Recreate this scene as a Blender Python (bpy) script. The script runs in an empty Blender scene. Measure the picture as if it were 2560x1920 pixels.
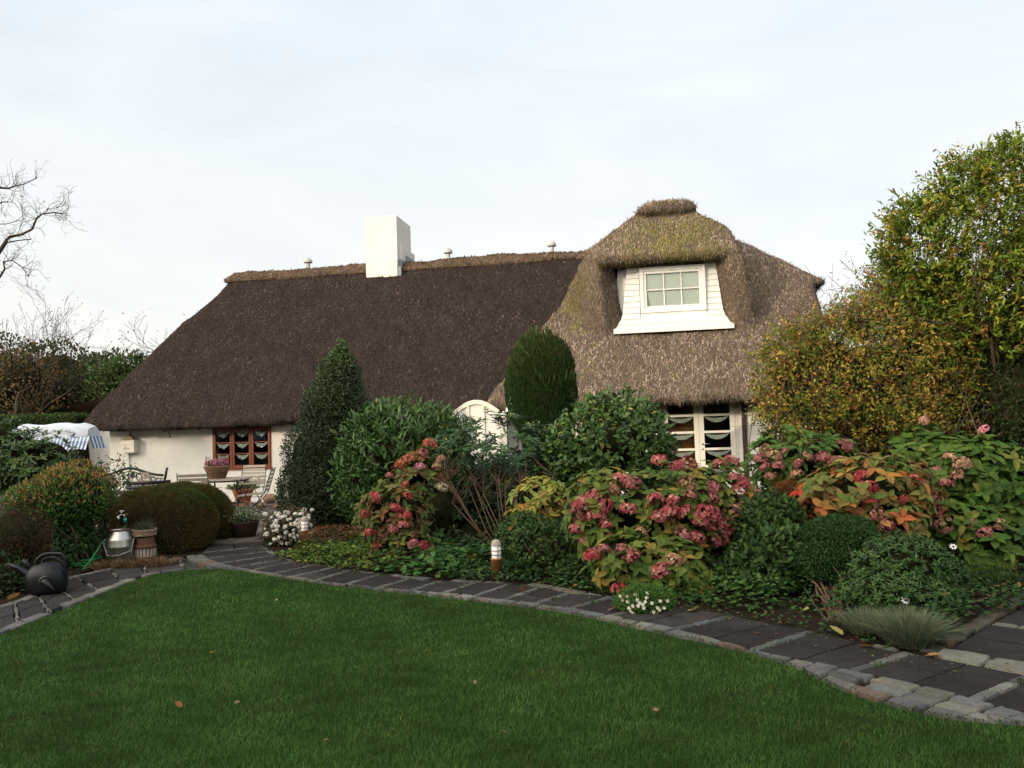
import bpy, math, random
import numpy as np
from mathutils import Vector, Matrix

# ------------------------------------------------------------------ camera, world, sun, exposure
S = bpy.context.scene
COL = S.collection
F = 2072.0                                   # focal length in photograph pixels (2560 wide)
PITCH, ROLL = math.radians(2.85), math.radians(1.9)
EYE = np.array([0.0, 0.0, 1.6])
_f = np.array([0, math.cos(PITCH), math.sin(PITCH)])
_r0 = np.array([1.0, 0, 0]); _u0 = np.array([0, -math.sin(PITCH), math.cos(PITCH)])
_R = math.cos(ROLL)*_r0 - math.sin(ROLL)*_u0
_U = math.sin(ROLL)*_r0 + math.cos(ROLL)*_u0
cd = bpy.data.cameras.new('camera'); cam = bpy.data.objects.new('camera', cd); COL.objects.link(cam)
cd.sensor_width = 17.3; cd.lens = 17.3*F/2560; cd.clip_end = 2000; cd.clip_start = 0.05
cam.matrix_world = Matrix(((_R[0], _U[0], -_f[0], EYE[0]), (_R[1], _U[1], -_f[1], EYE[1]), (_R[2], _U[2], -_f[2], EYE[2]), (0, 0, 0, 1)))
S.camera = cam

SUN_EL = math.radians(15.5)
SUN_XY = (-0.75, -0.66)
SUN_STRENGTH, SKY_STRENGTH, EXPOSURE = 1.95, 0.15, 0.30
_n = math.hypot(*SUN_XY)
to_sun = Vector((SUN_XY[0]/_n*math.cos(SUN_EL), SUN_XY[1]/_n*math.cos(SUN_EL), math.sin(SUN_EL)))
sl = bpy.data.lights.new('sun', 'SUN'); sun = bpy.data.objects.new('sun', sl); COL.objects.link(sun)
sl.energy = SUN_STRENGTH; sl.angle = math.radians(0.6); sl.color = (1.0, 0.83, 0.62)
sun.rotation_euler = to_sun.to_track_quat('Z', 'Y').to_euler()
sun.location = (-30, -30, 30)

W = bpy.data.worlds.new('World'); S.world = W; W.use_nodes = True
nt = W.node_tree; nt.nodes.clear(); L = nt.links
out = nt.nodes.new('ShaderNodeOutputWorld'); bg = nt.nodes.new('ShaderNodeBackground')
sky = nt.nodes.new('ShaderNodeTexSky'); sky.sky_type = 'NISHITA'; sky.sun_disc = False
sky.sun_elevation = SUN_EL; sky.sun_rotation = math.atan2(to_sun.x, to_sun.y)
sky.air_density = 1.0; sky.dust_density = 1.5; sky.ozone_density = 1.0
tc = nt.nodes.new('ShaderNodeTexCoord'); mp = nt.nodes.new('ShaderNodeMapping')
mp.inputs['Scale'].default_value = (1.0, 1.0, 3.2); mp.inputs['Rotation'].default_value = (0.2, 0.5, 0.4)
no = nt.nodes.new('ShaderNodeTexNoise'); no.inputs['Scale'].default_value = 2.6; no.inputs['Detail'].default_value = 9; no.inputs['Roughness'].default_value = 0.56
no.inputs['Distortion'].default_value = 0.5
rp = nt.nodes.new('ShaderNodeMapRange'); rp.inputs[1].default_value = 0.36; rp.inputs[2].default_value = 0.66; rp.inputs[3].default_value = 0.82; rp.inputs[4].default_value = 0.98
mx = nt.nodes.new('ShaderNodeMix'); mx.data_type = 'RGBA'
mx.inputs[7].default_value = (5.15, 5.25, 5.35, 1)          # thin bright cloud veil
# the veil warms and brightens towards the horizon
sx = nt.nodes.new('ShaderNodeSeparateXYZ'); hr = nt.nodes.new('ShaderNodeMapRange')
hr.inputs[1].default_value = 0.02; hr.inputs[2].default_value = 0.5; hr.inputs[3].default_value = 1.0; hr.inputs[4].default_value = 0.0
cm = nt.nodes.new('ShaderNodeMix'); cm.data_type = 'RGBA'
cm.inputs[6].default_value = (4.75, 5.2, 5.6, 1); cm.inputs[7].default_value = (5.9, 5.7, 5.35, 1)
L.new(tc.outputs['Generated'], sx.inputs[0]); L.new(sx.outputs['Z'], hr.inputs[0]); L.new(hr.outputs[0], cm.inputs[0])
L.new(tc.outputs['Generated'], mp.inputs[0]); L.new(mp.outputs[0], no.inputs[0]); L.new(no.outputs[0], rp.inputs[0])
L.new(rp.outputs[0], mx.inputs[0]); L.new(sky.outputs[0], mx.inputs[6]); L.new(cm.outputs[2], mx.inputs[7])
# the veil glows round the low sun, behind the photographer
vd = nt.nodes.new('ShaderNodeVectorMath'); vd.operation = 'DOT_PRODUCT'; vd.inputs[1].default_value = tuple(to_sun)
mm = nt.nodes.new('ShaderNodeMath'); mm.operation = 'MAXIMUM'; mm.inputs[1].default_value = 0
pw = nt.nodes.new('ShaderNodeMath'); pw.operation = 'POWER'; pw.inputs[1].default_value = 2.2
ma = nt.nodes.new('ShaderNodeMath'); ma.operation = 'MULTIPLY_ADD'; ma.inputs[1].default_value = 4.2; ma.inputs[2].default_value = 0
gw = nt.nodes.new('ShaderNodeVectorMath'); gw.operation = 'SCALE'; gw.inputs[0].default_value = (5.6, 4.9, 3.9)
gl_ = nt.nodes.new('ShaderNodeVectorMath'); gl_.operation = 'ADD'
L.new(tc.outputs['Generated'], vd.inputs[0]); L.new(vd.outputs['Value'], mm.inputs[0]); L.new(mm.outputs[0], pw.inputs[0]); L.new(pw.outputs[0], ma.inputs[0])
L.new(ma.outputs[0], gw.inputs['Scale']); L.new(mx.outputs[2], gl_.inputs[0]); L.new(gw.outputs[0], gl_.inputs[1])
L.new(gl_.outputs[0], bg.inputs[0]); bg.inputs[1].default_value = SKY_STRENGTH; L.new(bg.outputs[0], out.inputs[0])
S.view_settings.view_transform = 'Standard'; S.view_settings.look = 'None'
S.view_settings.exposure = EXPOSURE; S.view_settings.gamma = 1; S.view_settings.use_curve_mapping = False
S.render.engine = 'CYCLES'
S.cycles.use_denoising = True
S.cycles.max_bounces = 5; S.cycles.diffuse_bounces = 3; S.cycles.glossy_bounces = 2; S.cycles.transmission_bounces = 3
S.cycles.transparent_max_bounces = 8; S.cycles.caustics_reflective = False; S.cycles.caustics_refractive = False

# ------------------------------------------------------------------ helpers
RG = np.random.default_rng(7)
def ray(px, py): return _f*F + _R*(px-1280) + _U*(960-py)
def at(px, py, Y):
    d = ray(px, py); return EYE + d*(Y/d[1])
def gnd(px, py, z=0.0):
    d = ray(px, py); return EYE + d*((z-EYE[2])/d[2])
def unit(a):
    a = np.asarray(a, float); return a/np.maximum(np.linalg.norm(a, axis=-1, keepdims=True), 1e-9)

def tag(o, label=None, cat=None, group=None, kind=None):
    if label: o['label'] = label
    if cat: o['category'] = cat
    if group: o['group'] = group
    if kind: o['kind'] = kind
    return o
def thing(name, label, cat, loc=(0, 0, 0), rz=0, group=None):
    o = bpy.data.objects.new(name, None); COL.objects.link(o); o.empty_display_size = 0.2
    o.location = tuple(float(x) for x in loc); o.rotation_euler = (0, 0, rz)
    return tag(o, label, cat, group)
def rawmesh(name, V, faces_list, mats, parent=None, col=None, smooth=False, midx=None, world=False):
    """faces_list: list of int arrays (n,3)/(n,4). V in parent's local space, or in world space when world=True."""
    V = np.asarray(V, np.float32)
    if world and parent is not None:
        M = parent.matrix_basis if parent.parent is None else parent.parent.matrix_basis @ parent.matrix_basis
        Mi = np.array(M.inverted()); V = (V @ Mi[:3, :3].T + Mi[:3, 3]).astype(np.float32)
    me = bpy.data.meshes.new(name)
    nv = len(V); me.vertices.add(nv); me.vertices.foreach_set('co', V.ravel())
    fl = [np.asarray(f, np.int32) for f in faces_list if len(f)]
    loops = np.concatenate([f.ravel() for f in fl]); sizes = np.concatenate([np.full(len(f), f.shape[1], np.int32) for f in fl])
    me.loops.add(len(loops)); me.loops.foreach_set('vertex_index', loops)
    me.polygons.add(len(sizes)); starts = np.zeros(len(sizes), np.int32); starts[1:] = np.cumsum(sizes)[:-1]
    me.polygons.foreach_set('loop_start', starts)
    try: me.polygons.foreach_set('loop_total', sizes)
    except Exception: pass
    if midx is not None: me.polygons.foreach_set('material_index', np.asarray(midx, np.int32))
    me.polygons.foreach_set('use_smooth', np.full(len(sizes), bool(smooth)))
    if col is not None:
        c = np.ones((nv, 4), np.float32); c[:, :3] = col
        a = me.color_attributes.new('Col', 'FLOAT_COLOR', 'POINT'); a.data.foreach_set('color', c.ravel())
    me.update(calc_edges=True)
    for m in (mats if isinstance(mats, (list, tuple)) else [mats]): me.materials.append(m)
    o = bpy.data.objects.new(name, me); COL.objects.link(o)
    if parent is not None: o.parent = parent
    return o
def copy_tree(o, parent=None):
    c = o.copy(); COL.objects.link(c)
    if parent is not None: c.parent = parent
    for ch in list(o.children): copy_tree(ch, c)
    return c

# materials
def mat(name, color=(.5, .5, .5), rough=.7, metal=0, noise=None, bump=None, attr=False, trans=0, spec=.5, coords='Object', nscale=(1, 1, 1), coat=0, streak=None):
    """noise=(scale, amount[, color2]) multiplies or mixes the colour; bump=(scale, distance)"""
    m = bpy.data.materials.new(name); m.use_nodes = True; t = m.node_tree; n = t.nodes; l = t.links
    b = n['Principled BSDF']; b.inputs['Roughness'].default_value = rough; b.inputs['Metallic'].default_value = metal
    b.inputs['Specular IOR Level'].default_value = spec
    if coat: b.inputs['Coat Weight'].default_value = coat
    src = None
    if attr:
        a = n.new('ShaderNodeAttribute'); a.attribute_name = 'Col'; src = a.outputs['Color']
    else:
        c = n.new('ShaderNodeRGB'); c.outputs[0].default_value = (*color, 1); src = c.outputs[0]
    tc = n.new('ShaderNodeTexCoord'); mp = n.new('ShaderNodeMapping'); mp.inputs['Scale'].default_value = nscale
    l.new(tc.outputs[coords], mp.inputs[0])
    for nz in ([noise] if noise and not isinstance(noise, list) else (noise or [])):
        x = n.new('ShaderNodeTexNoise'); x.inputs['Scale'].default_value = nz[0]; x.inputs['Detail'].default_value = 6; x.inputs['Roughness'].default_value = .65
        l.new(mp.outputs[0], x.inputs[0])
        if len(nz) > 2:
            r = n.new('ShaderNodeMapRange'); r.inputs[1].default_value = .5-.2; r.inputs[2].default_value = .5+.2; r.inputs[3].default_value = 0; r.inputs[4].default_value = nz[1]
            l.new(x.outputs[0], r.inputs[0]); k = n.new('ShaderNodeMix'); k.data_type = 'RGBA'; k.inputs[7].default_value = (*nz[2], 1)
            l.new(r.outputs[0], k.inputs[0]); l.new(src, k.inputs[6]); src = k.outputs[2]
        else:
            r = n.new('ShaderNodeMapRange'); r.inputs[1].default_value = .25; r.inputs[2].default_value = .75
            r.inputs[3].default_value = 1-nz[1]; r.inputs[4].default_value = 1+nz[1]
            l.new(x.outputs[0], r.inputs[0]); k = n.new('ShaderNodeVectorMath'); k.operation = 'SCALE'
            l.new(src, k.inputs[0]); l.new(r.outputs[0], k.inputs['Scale']); src = k.outputs[0]
    l.new(src, b.inputs['Base Color'])
    for bp in ([bump] if bump and not isinstance(bump, list) else (bump or [])):
        x = n.new('ShaderNodeTexNoise'); x.inputs['Scale'].default_value = bp[0]; x.inputs['Detail'].default_value = 5
        l.new(mp.outputs[0], x.inputs[0]); q = n.new('ShaderNodeBump'); q.inputs['Distance'].default_value = bp[1]; q.inputs['Strength'].default_value = 1
        l.new(x.outputs[0], q.inputs['Height']); 
        if b.inputs['Normal'].is_linked: l.new(b.inputs['Normal'].links[0].from_socket, q.inputs['Normal'])
        l.new(q.outputs[0], b.inputs['Normal'])
    if trans:
        tr = n.new('ShaderNodeBsdfTranslucent'); l.new(src, tr.inputs[0]); ms = n.new('ShaderNodeMixShader'); ms.inputs[0].default_value = trans
        l.new(b.outputs[0], ms.inputs[1]); l.new(tr.outputs[0], ms.inputs[2]); l.new(ms.outputs[0], n['Material Output'].inputs[0])
    return m
def glass_mat(name, tint=(.9, .95, .93)):
    m = bpy.data.materials.new(name); m.use_nodes = True; t = m.node_tree; n = t.nodes; l = t.links; n.clear()
    o = n.new('ShaderNodeOutputMaterial'); a = n.new('ShaderNodeBsdfTransparent'); a.inputs[0].default_value = (*tint, 1)
    g = n.new('ShaderNodeBsdfGlossy'); g.inputs['Roughness'].default_value = .03; fr = n.new('ShaderNodeFresnel'); fr.inputs[0].default_value = 1.5
    ms = n.new('ShaderNodeMixShader'); l.new(fr.outputs[0], ms.inputs[0]); l.new(a.outputs[0], ms.inputs[1]); l.new(g.outputs[0], ms.inputs[2]); l.new(ms.outputs[0], o.inputs[0])
    return m

M = dict(
 leaf=mat('leaf', attr=True, rough=.6, trans=.25, spec=.18),
 gloss=mat('glossy_leaf', attr=True, rough=.42, trans=.12, spec=.32),
 petal=mat('petal', attr=True, rough=.65, trans=.25, spec=.2),
 straw=mat('straw', attr=True, rough=.95, spec=.06),
 thatch=mat('thatch', attr=True, rough=1.0, spec=.03, nscale=(1, 1, .4), noise=[(38, .6), (14, .4), (2.5, .22)], bump=[(45, .05), (14, .06)]),
 bark=mat('bark', (.055, .042, .03), .95, spec=.1, noise=(14, .35), bump=(30, .01)),
 twig=mat('twig', (.10, .065, .045), .8, noise=(20, .3)),
 redtwig=mat('brown_stem', (.115, .066, .04), .8, noise=(20, .3)),
 core=mat('dark_core_fill', (.018, .020, .009), 1.0, spec=.03, noise=(10, .4), bump=(20, .03)),  # near-black fill: the shade deep inside the foliage is put into its colour
 wall=mat('whitewash', (.76, .735, .68), .85, noise=[(1.3, .06), (5, .04), (30, .03)], bump=[(9, .012), (60, .002)]),
 white=mat('white_paint', (.68, .67, .63), .5, noise=[(6, .05), (1.5, .04)]),
 cream=mat('cream_paint', (.72, .69, .60), .55, noise=(5, .06)),
 redwood=mat('red_brown_wood', (.21, .050, .018), .5, noise=(9, .16), nscale=(1, 1, 5), bump=(60, .001)),
 darkwood=mat('dark_timber', (.05, .025, .015), .7, noise=(9, .2)),
 oldwood=mat('weathered_wood', (.34, .29, .235), .75, noise=(14, .2), bump=(60, .002)),
 iron=mat('dark_iron', (.03, .028, .028), .5, metal=.4, noise=(20, .25)),
 rust=mat('rusty_iron', (.11, .045, .025), .85, noise=(16, .4, (.05, .03, .025)), bump=(40, .004)),
 zinc=mat('zinc', (.40, .41, .40), .75, metal=.15, noise=(12, .15)),
 steel=mat('stainless_steel', (.50, .485, .45), .36, metal=1, noise=(5, .10)),
 chrome=mat('bright_metal', (.75, .72, .66), .2, metal=1),
 plastic=mat('black_plastic', (.009, .010, .013), .42, spec=.3, noise=(8, .25)),
 hose=mat('green_hose', (.02, .22, .06), .4),
 orange=mat('orange_stripe', (.45, .07, .02), .5),
 teal=mat('hose_connector', (.08, .45, .42), .4),
 terra=mat('terracotta', (.42, .13, .055), .85, noise=(10, .2)),
 wicker=mat('wicker', attr=True, rough=.8, noise=(30, .25)),
 granite=mat('granite_and_slabs', attr=True, rough=.92, spec=.12, noise=[(150, .35), (40, .25), (6, .3), (1.7, .22)], bump=[(45, .006), (200, .0015)]),
 soil=mat('soil', (.022, .015, .010), .98, spec=.08, noise=[(6, .3), (60, .4)], bump=[(18, .03), (90, .01)]),
 ground=mat('ground', (.035, .04, .02), .95, noise=[(.6, .25), (12, .3)], bump=(10, .03)),
 lawnbase=mat('lawn_soil', (.014, .034, .006), .98, spec=.05, noise=(18, .35), bump=(40, .02)),
 grass=mat('grass', attr=True, rough=.6, trans=.3, spec=.12),
 patio=mat('patio_stone', (.13, .115, .095), .85, noise=[(3, .2), (30, .15)], bump=(20, .006)),
 glass=glass_mat('window_glass'),
 curtain=mat('white_curtain', (.92, .89, .80), .9, trans=.12),
 blind=mat('pale_blind', (.88, .85, .74), .9),
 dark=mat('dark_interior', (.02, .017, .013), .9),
 amberwood=mat('warm_wood_panel', (.35, .12, .03), .6, noise=(6, .2)),
 canvas=mat('white_canvas', (.60, .64, .70), .6, noise=(4, .05), bump=(5, .02)),
 stone=mat('field_stone', (.26, .17, .11), .85, noise=(9, .3), bump=(20, .01)),
 bollard=mat('corten_brown', (.24, .11, .045), .6, noise=(10, .25)),
 lampglass=mat('opal_glass', (.82, .82, .80), .3),
 lead=mat('lead_flashing', (.16, .18, .21), .55, metal=.3, noise=(10, .2)),
)

class MB:
    """collects shapes into one mesh"""
    def __init__(s): s.v = []; s.q = []; s.t = []; s.c = []; s.n = 0
    def add(s, V, q=None, t=None, c=None):
        V = np.asarray(V, float)
        if q is not None and len(q): s.q.append(np.asarray(q)+s.n)
        if t is not None and len(t): s.t.append(np.asarray(t)+s.n)
        s.v.append(V); s.c.append(np.broadcast_to(np.asarray(c if c is not None else (1, 1, 1), float), (len(V), 3))); s.n += len(V)
    def box(s, lo, hi, c=None):
        x0, y0, z0 = lo; x1, y1, z1 = hi
        s.add([(x0, y0, z0), (x1, y0, z0), (x1, y1, z0), (x0, y1, z0), (x0, y0, z1), (x1, y0, z1), (x1, y1, z1), (x0, y1, z1)],
              [(0, 3, 2, 1), (4, 5, 6, 7), (0, 1, 5, 4), (1, 2, 6, 5), (2, 3, 7, 6), (3, 0, 4, 7)], c=c)
    def beam(s, p0, p1, w, h, up=(0, 0, 1), c=None):
        p0 = np.array(p0, float); p1 = np.array(p1, float); d = unit(p1-p0); up = np.array(up, float)
        if abs(d@unit(up)) > .98: up = np.array((0, 1, 0.))
        sd = unit(np.cross(d, up)); u = np.cross(sd, d); V = []
        for p in (p0, p1):
            for a, b in ((-1, -1), (1, -1), (1, 1), (-1, 1)): V.append(p+sd*a*w/2+u*b*h/2)
        s.add(V, [(0, 1, 2, 3), (7, 6, 5, 4), (0, 4, 5, 1), (1, 5, 6, 2), (2, 6, 7, 3), (3, 7, 4, 0)], c=c)
    def tube(s, pts, r, n=6, c=None, closed=False):
        P = np.asarray(pts, float); m = len(P); r = np.broadcast_to(np.asarray(r, float), (m,))
        T = np.gradient(P, axis=0) if m > 2 else np.repeat((P[1]-P[0])[None], 2, 0)
        T = unit(T); up = np.array((0, 0, 1.)); 
        if abs(np.mean(T, 0)@up) > .9*max(np.linalg.norm(np.mean(T, 0)), 1e-6): up = np.array((1., .1, 0))
        A = unit(np.cross(T, up)); B = np.cross(A, T); a = np.linspace(0, 2*np.pi, n, endpoint=False)
        V = P[:, None]+r[:, None, None]*(A[:, None]*np.cos(a)[None, :, None]+B[:, None]*np.sin(a)[None, :, None])
        q = [(i*n+j, (i+1)*n+j, (i+1)*n+(j+1) % n, i*n+(j+1) % n) for i in range(m-1) for j in range(n)]
        V = V.reshape(-1, 3); t = []
        V = np.vstack([V, P[0], P[-1]]); k = m*n
        t = [(k, j, (j+1) % n) for j in range(n)]+[(k+1, (m-1)*n+(j+1) % n, (m-1)*n+j) for j in range(n)]
        s.add(V, q, t, c)
    def lathe(s, prof, o=(0, 0, 0), n=24, c=None, sx=1, sy=1):
        a = np.linspace(0, 2*np.pi, n, endpoint=False); m = len(prof); V = []
        for r, z in prof:
            for t in a: V.append((o[0]+r*sx*math.cos(t), o[1]+r*sy*math.sin(t), o[2]+z))
        q = [(i*n+j, i*n+(j+1) % n, (i+1)*n+(j+1) % n, (i+1)*n+j) for i in range(m-1) for j in range(n)]
        s.add(V, q, None, c)
    def xf(s, fn):
        s.v = [fn(v) for v in s.v]; return s
    def build(s, name, m, parent=None, smooth=False, world=False, label=None):
        V = np.vstack(s.v); fl = []
        if s.q: fl.append(np.vstack(s.q))
        if s.t: fl.append(np.vstack(s.t))
        o = rawmesh(name, V, fl, m, parent, np.vstack(s.c), smooth, world=world)
        if label: o['label'] = label
        return o

def wicker_ring(mb, prof, o=(0, 0, 0), n=48, rows=9, sx=1, sy=1, seed=0, c0=(.20, .13, .07)):
    """woven basket wall: horizontal rods weaving in and out round uprights"""
    rg = np.random.default_rng(seed); P = np.array(prof)
    for i in range(rows):
        t = (i+.5)/rows; r = np.interp(t, [0, 1], P[:, 0]); z = np.interp(t, [0, 1], P[:, 1]); a = np.linspace(0, 2*np.pi, n+1)
        rr = r+.008*np.sin(a*n/4+np.pi*(i % 2)); pts = np.c_[o[0]+sx*rr*np.cos(a), o[1]+sy*rr*np.sin(a), np.full(n+1, o[2]+z)+rg.normal(0, .002, n+1)]
        mb.tube(pts, abs(P[1, 1]-P[0, 1])/rows*.55, 5, c=np.array(c0)*rg.uniform(.7, 1.3))

# leaf templates: x along the leaf, y across, z along its normal
def T_oval(curl=-.12, fold=.10, wide=.36):
    V = np.array([(0, 0, 0), (wide*.75, -.42, fold*.6), (wide*.75, .42, fold*.6), (.68, -.36, fold*.5+curl*.4), (.68, .36, fold*.5+curl*.4), (1, 0, curl), (wide*.75, 0, 0), (.68, 0, curl*.4)])
    t = [(0, 1, 6), (0, 6, 2), (1, 3, 7), (1, 7, 6), (6, 7, 4), (6, 4, 2), (3, 5, 7), (7, 5, 4)]
    return V, np.array(t)
T_SMALL = (np.array([(0, 0, 0), (.5, -.42, .08), (1, 0, -.06), (.5, .42, .08)]), np.array([(0, 1, 2), (0, 2, 3)]))
T_LEAF = T_oval(); T_LONG = T_oval(-.10, .07, .45); T_DROOP = T_oval(-.28, .14, .4)
T_BLADE = (np.array([(0, -.5, 0), (0, .5, 0), (1, 0, -.15)]), np.array([(0, 1, 2)]))

def leaves(P, D, N, Ln, Wd, C, T):
    TV, TT = T; n = len(P); D = unit(D); Sd = unit(np.cross(D, N)); N2 = np.cross(Sd, D)
    Ln = np.broadcast_to(Ln, (n,))[:, None, None]; Wd = np.broadcast_to(Wd, (n,))[:, None, None]
    V = P[:, None]+Ln*TV[None, :, 0:1]*D[:, None]+Wd*TV[None, :, 1:2]*Sd[:, None]+Ln*TV[None, :, 2:3]*N2[:, None]
    k = len(TV); t = TT[None]+(np.arange(n)*k)[:, None, None]
    return V.reshape(-1, 3), t.reshape(-1, 3), np.repeat(C, k, 0)
def palette(n, cols, w=None, jit=.22, rg=RG):
    cols = np.array(cols, float); w = None if w is None else np.array(w)/sum(w)
    i = rg.choice(len(cols), n, p=w); c = cols[i]*rg.uniform(1-jit, 1+jit, (n, 1))*rg.uniform(.9, 1.1, (n, 3))
    return c
class Lump:
    def __init__(s, seed, n=18, amp=.18, sharp=6):
        g = np.random.default_rng(seed); s.d = unit(g.normal(size=(n, 3))); s.a = g.uniform(-.5, 1, n)*amp; s.k = sharp
    def __call__(s, d): return 1+(np.exp(s.k*(d@s.d.T-1))*s.a).sum(1)
def sample_lobes(lobes, n, seed, shell=.14, amp=.18, zmin=.03, front=.75, sharp=8, fill=0.0):
    """points in the outer shell of a union of lumpy ellipsoids, with outward directions. lobes: (cx,cy,cz,rx,ry,rz)"""
    rg = np.random.default_rng(seed); lobes = [np.array(l, float) for l in lobes]
    ar = np.array([(l[3]*l[4]+l[4]*l[5]+l[3]*l[5]) for l in lobes]); PP = []; DD = []
    lumps = [Lump(seed*13+i, 22, amp, sharp) for i in range(len(lobes))]
    for i, l in enumerate(lobes):
        m = int(n*ar[i]/ar.sum()*1.7)+10; d = unit(rg.normal(size=(m, 3)))
        r = 1-np.abs(rg.normal(0, shell, m)); 
        if fill: r = np.where(rg.random(m) < fill, rg.uniform(.3, 1, m), r)
        r = r*lumps[i](d); p = l[:3]+d*l[3:]*r[:, None]; nn = unit(d/l[3:])
        ok = p[:, 2] > zmin; ok &= (d[:, 1] < .25) | (rg.random(m) > front)
        for j, k in enumerate(lobes):
            if j != i: ok &= (((p-k[:3])/k[3:])**2).sum(1) > .62
        PP.append(p[ok]); DD.append(nn[ok])
    P = np.vstack(PP); D = np.vstack(DD); k = rg.permutation(len(P))[:n]
    return P[k], D[k], rg
def core_mesh(lobes, seed, scale=.72, amp=.15):  # solid dark lumps behind the leaves, standing in for the shaded inside
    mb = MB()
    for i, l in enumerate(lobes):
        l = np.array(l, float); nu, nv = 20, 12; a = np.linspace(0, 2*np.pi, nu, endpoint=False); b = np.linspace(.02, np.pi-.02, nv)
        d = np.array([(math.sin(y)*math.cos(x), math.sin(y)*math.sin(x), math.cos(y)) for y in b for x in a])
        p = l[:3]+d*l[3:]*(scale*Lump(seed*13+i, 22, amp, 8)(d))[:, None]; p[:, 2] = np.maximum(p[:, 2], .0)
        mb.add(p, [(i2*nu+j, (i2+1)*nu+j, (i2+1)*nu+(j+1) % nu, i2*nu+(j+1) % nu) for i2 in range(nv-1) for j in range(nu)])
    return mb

def finish_plant(name, label, cat, base, fol, stems=None, group=None, fmat='leaf', smat='twig', fname='foliage', sname='stems'):
    t = thing(name, label, cat, base, 0, group)
    if fol: 
        V = np.vstack([a[0] for a in fol]); off = 0; T = []
        for a in fol: T.append(a[1]+off); off += len(a[0])
        rawmesh(fname, V, [np.vstack(T)], M[fmat], t, np.clip(np.vstack([a[2] for a in fol]), 0, 1), world=True)
    if stems is not None and stems.n: stems.build(sname, M[smat], t, smooth=True, world=True)
    return t
def stems_to(mb, base, tips, r0=.015, r1=.004, wob=.05, rg=RG, n=6, spread=.12):
    for tp in tips:
        b = np.array(base)+np.array([rg.normal(0, spread), rg.normal(0, spread), 0]); tt = np.linspace(0, 1, n)[:, None]
        mid = b*(1-tt)+np.array(tp)*tt; mid += np.sin(tt*np.pi)*rg.normal(0, wob, 3)*np.array([1, 1, .3])
        mid[:, 2] = b[2]+(tp[2]-b[2])*tt[:, 0]**.8
        mb.tube(mid, np.linspace(r0, r1, n), 5)

def shrub(name, label, cat, lobes, n, Ln, Wd, cols, w=None, T=T_LEAF, seed=1, amp=.2, up=.35, rnd=.6, shell=.14, fmat='leaf', core=.7, group=None, sharp=8, jit=.22, top=None, smat='twig', droop=0, front=.75, build=True, ncls=0):
    kk = ncls or 1; P, D, rg = sample_lobes(lobes, n//kk, seed, shell, amp, sharp=sharp, front=front); ax = None
    if kk > 1:       # leaves sit in a spray along short shoots
        ax = unit(D*.6+rg.normal(0, .35, P.shape)+[0, 0, up+.15]); ax = np.repeat(ax, kk, 0); D = np.repeat(D, kk, 0); f_ = np.tile(np.arange(kk)/kk, len(P)); P = np.repeat(P, kk, 0)+ax*(f_*Ln*2.2-Ln)[:, None]
    n = len(P)
    dr = unit((D*.55 if ax is None else ax*.6)+rg.normal(0, rnd, (n, 3))+np.array([0, 0, up-droop])); nm = unit(D+rg.normal(0, .35, (n, 3))+np.array([0, -.1, .6]))
    c = palette(n, np.array(cols)*1.25, w, jit, rg)
    if top is not None:     # another colour on the outer, upper twigs: new growth, on the yew a sunlit tint
        zz = P[:, 2]; f = (zz-zz.min())/(zz.max()-zz.min()); k = rg.random(n) < np.clip((f-top[1])/(1-top[1]), 0, 1)*top[2]
        c[k] = palette(k.sum(), top[0], None, jit, rg)
    fol = [leaves(P, dr, nm, Ln*rg.uniform(.65, 1.25, n), Wd*rg.uniform(.7, 1.2, n), c, T)]
    base = (lobes[0][0], lobes[0][1], 0)
    st = MB(); tips = P[rg.permutation(n)[:14]]*.85+np.array(base)*.15; stems_to(st, base, tips, .018, .005, .06, rg)
    t = finish_plant(name, label, cat, base, fol, st, group, fmat, smat)
    if core: core_mesh(lobes, seed, core, amp).build('dark_core', M['core'], t, True, world=True)
    return t
def whorls(P, A, rg, k=7, Ln=.13, Wd=.045, cols=((.03, .07, .02),), w=None, th=(55, 90), T=T_LONG, jit=.2, per=None):
    """k leaves radiating round the axis A at every P"""
    n = len(P); A = unit(A); e = unit(np.cross(A, unit(rg.normal(size=(n, 3))))); g = np.cross(A, e); cols = np.array(cols)*1.15
    pc = palette(n, cols, w, jit, rg); out = []
    for j in range(k):
        ph = 2*np.pi*j/k+rg.uniform(-.3, .3, n); th_ = np.radians(rg.uniform(th[0], th[1], n)); rd = e*np.cos(ph)[:, None]+g*np.sin(ph)[:, None]
        d = A*np.cos(th_)[:, None]+rd*np.sin(th_)[:, None]; nm = A*np.sin(th_)[:, None]-rd*np.cos(th_)[:, None]
        c = pc*rg.uniform(.8, 1.2, (n, 1)) if per is None else palette(n, cols, w, jit, rg)*per+pc*(1-per)
        out.append(leaves(P+A*rg.uniform(-.02, .02, (n, 1)), d, nm, Ln*rg.uniform(.6, 1.15, n), Wd*rg.uniform(.7, 1.15, n), c, T))
    return out

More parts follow.
